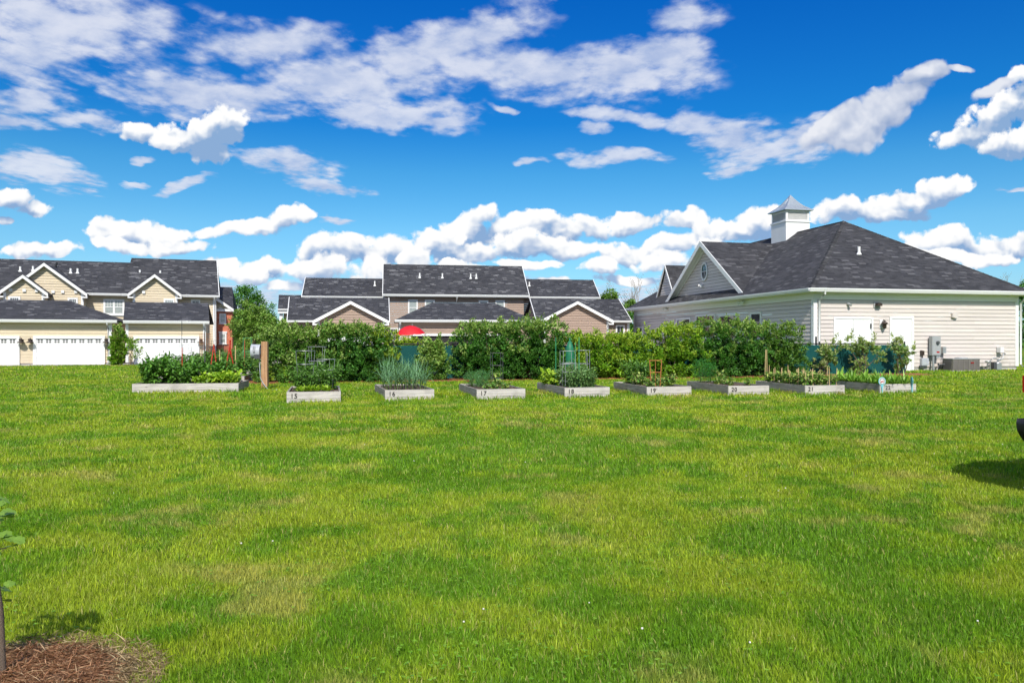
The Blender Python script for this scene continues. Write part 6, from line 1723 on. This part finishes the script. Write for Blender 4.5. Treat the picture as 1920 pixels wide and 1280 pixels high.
# ================================================================== FOREGROUND SAPLING
sp = thing('sapling', 'slender young tree rooted in red mulch at the left edge of the picture', 'tree', (SAP[0], SAP[1], 0))
mb = MB()
tk = [(0.004, 0, -.1), (.004, 0, .0), (.0, 0, .12), (-.008, 0, .35), (-.045, .01, .6), (-.10, 0, .80), (-.13, .01, .88)]
mb.tube(tk, .0140, 10, .007); mb.lathe([(.030, -.02), (.021, .03), (.0145, .10)], (.004, 0, 0), 10)
mb.build('trunk', M['bark'], sp)
def lobed_leaf(mb, p, ax, nr, s):
    ax = Vector(ax).normalized(); nr = Vector(nr); sd = ax.cross(nr).normalized(); nr = sd.cross(ax).normalized()
    out = [(0, 0), (.18, .34), (.42, .50), (.55, .40), (.62, .52), (.86, .40), (.88, .24), (1.0, .1), (1.0, -.1), (.88, -.24), (.86, -.40), (.62, -.52), (.55, -.40), (.42, -.50), (.18, -.34)]
    vs_ = [Vector(p) + ax * (x * s) + sd * (y * s) + nr * (abs(y) * .22 - x * x * .16) * s for x, y in out]
    c = Vector(p) + ax * (.5 * s); k = len(out)
    mb.add([c] + vs_, [(0, 1 + i, 1 + (i + 1) % k) for i in range(k)])
br = MB(); lf = MB(); r0 = random.Random(4)
def twig(p0, d, L, nleaf, s=.056):
    p0 = Vector(p0); d = Vector(d).normalized(); pts = [p0 + d * L * i / 4 + Vector((0, 0, -.03 * L * i * i / 4)) for i in range(5)]
    br.tube(pts, .004, 5, .0018)
    for i in range(nleaf):
        q = pts[min(4, 1 + (i * 4) // nleaf)]; a = r0.uniform(0, 6.28)
        if p0.z < .65 and q.x > -.11: continue
        dd = d * .6 + Vector((math.cos(a), math.sin(a), r0.uniform(-.5, .3))) * .9; e_ = q + dd.normalized() * r0.uniform(.015, .04)
        br.tube([q, e_], .0012, 4); lobed_leaf(lf, e_, dd, Vector((r0.uniform(-.4, .4), r0.uniform(-.6, .2), 1)), s * r0.uniform(.75, 1.2))
for (x, y, z, dx, dy, dz, L, nf) in ((-.10, 0, .84, .9, -.15, .05, .085, 6), (-.085, 0, .70, 1, -.1, -.15, .095, 6), (-.085, 0, .68, .9, -.4, -.1, .07, 4), (-.02, 0, .42, -.8, .45, .3, .24, 9), (-.02, 0, .46, -.9, -.1, .25, .22, 8), (-.03, 0, .52, -.7, .5, .05, .28, 10), (-.03, 0, .5, -.95, .2, .0, .3, 10), (-.01, 0, .34, -.6, .6, .2, .22, 9), (-.01, 0, .30, -.95, .1, .2, .2, 8), (-.025, 0, .40, -.6, .8, .1, .2, 7), (-.05, 0, .62, -.9, .3, .1, .26, 9), (-.06, 0, .66, -.6, .5, .2, .3, 9), (-.12, 0, .84, -.9, -.2, .1, .16, 4),
                                     (-.05, 0, .6, -.3, .9, .0, .22, 8), (-.07, 0, .72, -.3, 1, .2, .16, 7)):
    twig((x, y, z), (dx, dy, dz), L, nf)
br.build('twigs', M['bark'], sp)
mleaf, nn_, bb_ = new_mat('sapling_leaves'); bb_.inputs['Roughness'].default_value = .45
tcs = nn_.new('ShaderNodeTexCoord').outputs['Object']; nn_.put(bb_.inputs['Base Color'], nn_.mix(nn_.noise(tcs, 9, 3).outputs[0], (.17, .33, .035), (.28, .45, .07)))
trn = nn_.new('ShaderNodeBsdfTranslucent'); trn.inputs[0].default_value = (.16, .30, .03, 1); mxs = nn_.new('ShaderNodeMixShader'); mxs.inputs[0].default_value = .35
nn_.l.new(bb_.outputs[0], mxs.inputs[1]); nn_.l.new(trn.outputs[0], mxs.inputs[2]); nn_.l.new(mxs.outputs[0], nn_.n['Material Output'].inputs[0])
lf.build('leaves', mleaf, sp)
# mulch ring with shreds of bark
nr_, na = 14, 60; V = [(SAP[0], SAP[1], .045)]
for j in range(1, nr_ + 1):
    for k in range(na):
        a = 2 * math.pi * k / na; r = .62 * j / nr_ * (1 + .10 * (float(vnoise(np.array(math.cos(a) * 2 + 5), np.array(math.sin(a) * 2 + 5), 4)) - .5))
        x, y = SAP[0] + r * math.cos(a), SAP[1] + r * math.sin(a); z = .07 * (1 - min(1, r / .5) ** 2) + .003 + .03 * (float(fbm(np.array(x * 12), np.array(y * 12), 9, 3)) - .4)
        V.append((x, y, float(gheight(np.array(x), np.array(y))) + max(z, -.004) + .006))
F3 = [(0, 1 + k, 1 + (k + 1) % na) for k in range(na)]; F4 = [(1 + (j - 1) * na + k, 1 + j * na + k, 1 + j * na + (k + 1) % na, 1 + (j - 1) * na + (k + 1) % na) for j in range(1, nr_) for k in range(na)]
F3 += [(a, b_, c) for a, b_, c, d in F4] + [(a, c, d) for a, b_, c, d in F4]
Va = np.array(V); rv = np.hypot(Va[:, 0] - SAP[0], Va[:, 1] - SAP[1]) + .16 * (fbm(Va[:, 0] * 6, Va[:, 1] * 6, 2, 3) - .5)
fr_ = sstep(rv, .38, .46)[:, None]; mc = np.array([.29, .15, .085]) * (1 - fr_) + np.array([.34, .255, .15]) * fr_
tag(np_mesh('mulch_ring', V, F3, mc, M['ground']), kind='structure')
n = 15000; a = rng.random(n) * 6.283; r = .62 * rng.random(n) ** .5; x, y = SAP[0] + r * np.cos(a), SAP[1] + r * np.sin(a)
z = np.maximum(.07 * (1 - (r / .5) ** 2), 0) + gheight(x, y) + .006 + .022 * rng.random(n)
d = rdir(n) * np.array([1, 1, .25]); red = (r < .42 + .14 * (fbm(x * 6, y * 6, 2, 3) - .5))[:, None]
cl = np.where(red, palette(n, [(.35, .175, .095), (.45, .26, .15), (.24, .115, .06), (.52, .36, .22)], (3, 3, 2, 1)), palette(n, [(.44, .33, .19), (.34, .24, .13), (.54, .42, .25), (.24, .16, .09)], (2, 2, 2, 1)))
ch = leaf_cloud('bark_shreds', np.stack([x, y, z], -1), d, rdir(n) * .3 + np.array([0, 0, 1.]), .02 + .06 * rng.random(n), .002 + .0035 * rng.random(n), cl, M['straw'], None, .1)
tag(ch, 'shredded red bark and dry straw round the young tree', 'mulch', kind='stuff')

# clover in the lawn: low round leaves and white flower heads
def clover(n):
    y = 3.2 + 12 * rng.random(n * 5) ** 1.4; x = (rng.random(n * 5) * 2 - 1) * .68 * y
    f = fbm(x * .8 + 9, y * .8, 123, 3); k = (f > .50 - .06 * (x > 1) + .12 * (rng.random(len(x)) - .5)) & grass_ok(x, y); return x[k][:n], y[k][:n]
x, y = clover(1600); n = len(x); z = gheight(x, y) + .025 + .03 * rng.random(n)
Pc = np.repeat(np.stack([x, y, z], -1), 3, 0); aa = np.repeat(rng.random(n) * 6.28, 3) + np.tile([0, 2.094, 4.189], n); Dc_ = np.stack([np.cos(aa), np.sin(aa), .15 + .3 * rng.random(3 * n)], -1)
cl = np.repeat(palette(n, [(.15, .34, .014), (.19, .38, .02), (.22, .40, .03)], (2, 2, 1), .2), 3, 0)
tag(leaf_cloud('clover', Pc, Dc_, np.tile([0, 0, 1.], (3 * n, 1)), (.010 + .008 * rng.random(3 * n)), .013, cl, M['leaf'], None, .1), 'low round clover leaves in the lawn', 'clover', kind='stuff')
x, y = clover(55); kk = rng.random(len(x)) < np.where(x > .2 * y, 1, .3); x, y = x[kk], y[kk]
fm = MB()
for px_, py_ in zip(x, y):
    r = .0045 + .003 * rng.random(); z = float(gheight(np.array(px_), np.array(py_))) + .065 + .02 * rng.random()
    fm.lathe([(0, -r), (r * .8, -r * .6), (r, 0), (r * .75, r * .65), (0, r * .9)], (px_, py_, z), 6)
m_, n_, b_ = new_mat('clover_flower'); b_.inputs['Base Color'].default_value = (.72, .68, .62, 1)
tag(fm.build('clover_flowers', m_, None), 'white clover flower heads dotted over the lawn', 'clover flowers', kind='stuff')

# ================================================================== PARKED CAR at the right edge
cr_ = thing('parked_car', 'silver car parked at the right edge, only its black rear bumper showing', 'car', (5.646, 5.909, 0), R(20))
Wc = 1.80
def side(profile, y0, y1, inset=0): return profile
def skin(mb, prof, y0, y1, ins):
    n = len(prof); a = [(x, y0 + (ins if z > 1.12 else 0) * min(1, (z - 1.12) / .5 if z > 1.12 else 0), z) for x, z in prof]; c = [(x, y1 - (ins if z > 1.12 else 0) * min(1, (z - 1.12) / .5 if z > 1.12 else 0), z) for x, z in prof]
    mb.add(a + c, [tuple(range(n))[::-1], tuple(range(n, 2 * n))] + [(i, (i + 1) % n, n + (i + 1) % n, n + i) for i in range(n)])
mb = MB(); skin(mb, [(.06, .42), (.0, .56), (.0, .98), (.05, 1.14), (.22, 1.50), (.42, 1.66), (.9, 1.72), (2.3, 1.70), (2.6, 1.62), (3.3, 1.16), (4.2, 1.02), (4.45, .86), (4.5, .5), (4.3, .36), (.3, .36)], 0, Wc, .16)
bo = mb.build('body', M['car_silver'], cr_)
bv = bo.modifiers.new('bevel', 'BEVEL'); bv.width = .045; bv.segments = 3; bv.limit_method = 'ANGLE'
mb = MB()   # rear bumper, bowed, tapering under
pts = []
for i in range(13):
    t_ = i / 12; yb = -.02 + (Wc + .04) * t_; xb = -.088 + .02 * abs(2 * t_ - 1) ** 6
    pts.append([(xb, yb, .745), (xb - .012, yb, .70), (xb + .0, yb, .63), (xb + .05, yb, .56), (xb + .14, yb, .47), (xb + .3, yb, .45), (xb + .3, yb, .745)])
nP = 7
mb.add([q for r_ in pts for q in r_], [(i * nP + k, i * nP + (k + 1) % nP, (i + 1) * nP + (k + 1) % nP, (i + 1) * nP + k) for i in range(12) for k in range(nP)] + [tuple(range(nP)), tuple(range(12 * nP, 13 * nP))[::-1]], True)
mb.build('rear_bumper', M['car_black'], cr_)
for s0, s1 in ((-.012, .26), (Wc - .26, Wc + .012)): mb = MB(); mb.box(-.004, .16, s0, s1, 1.0, 1.165); mb.build('tail_light', M['car_red'], cr_)
mb = MB(); mb.box(-.012, .02, .35, Wc - .35, .62, .98); mb.box(-.018, -.013, .68, 1.12, .80, .92); mb.build('tailgate', M['car_silver'], cr_)
mb = MB(); mb.add([(.062, .2, 1.185), (.062, Wc - .2, 1.185), (.21, Wc - .26, 1.52), (.21, .26, 1.52)], [(0, 1, 2, 3)]); mb.build('rear_window', M['glass'], cr_)
for yy0, sg in ((-.006, 1), (Wc + .006, -1)):
    mb = MB(); mb.add([(.35, yy0 + sg * .012, 1.18), (3.05, yy0 + sg * .012, 1.18), (2.5, yy0 + sg * .135, 1.56), (.5, yy0 + sg * .135, 1.56)], [(0, 1, 2, 3)]); mb.build('side_window', M['glass'], cr_)
for x in (.85, 3.55):
    for y0, y1 in ((-.015, .2), (Wc - .2, Wc + .015)):
        mb = MB(); mb.tube([(x, y0, .33), (x, y1, .33)], .33, 28); wh = mb.build('wheel', M['rubber'], cr_)
        yo = y0 - .004 if y0 < .5 else y1 + .004
        mb = MB(); mb.tube([(x, yo, .33), (x, yo + (.02 if y0 < .5 else -.02), .33)], .21, 20); mb.build('rim', M['galv'], wh)

bpy.context.view_layer.update()
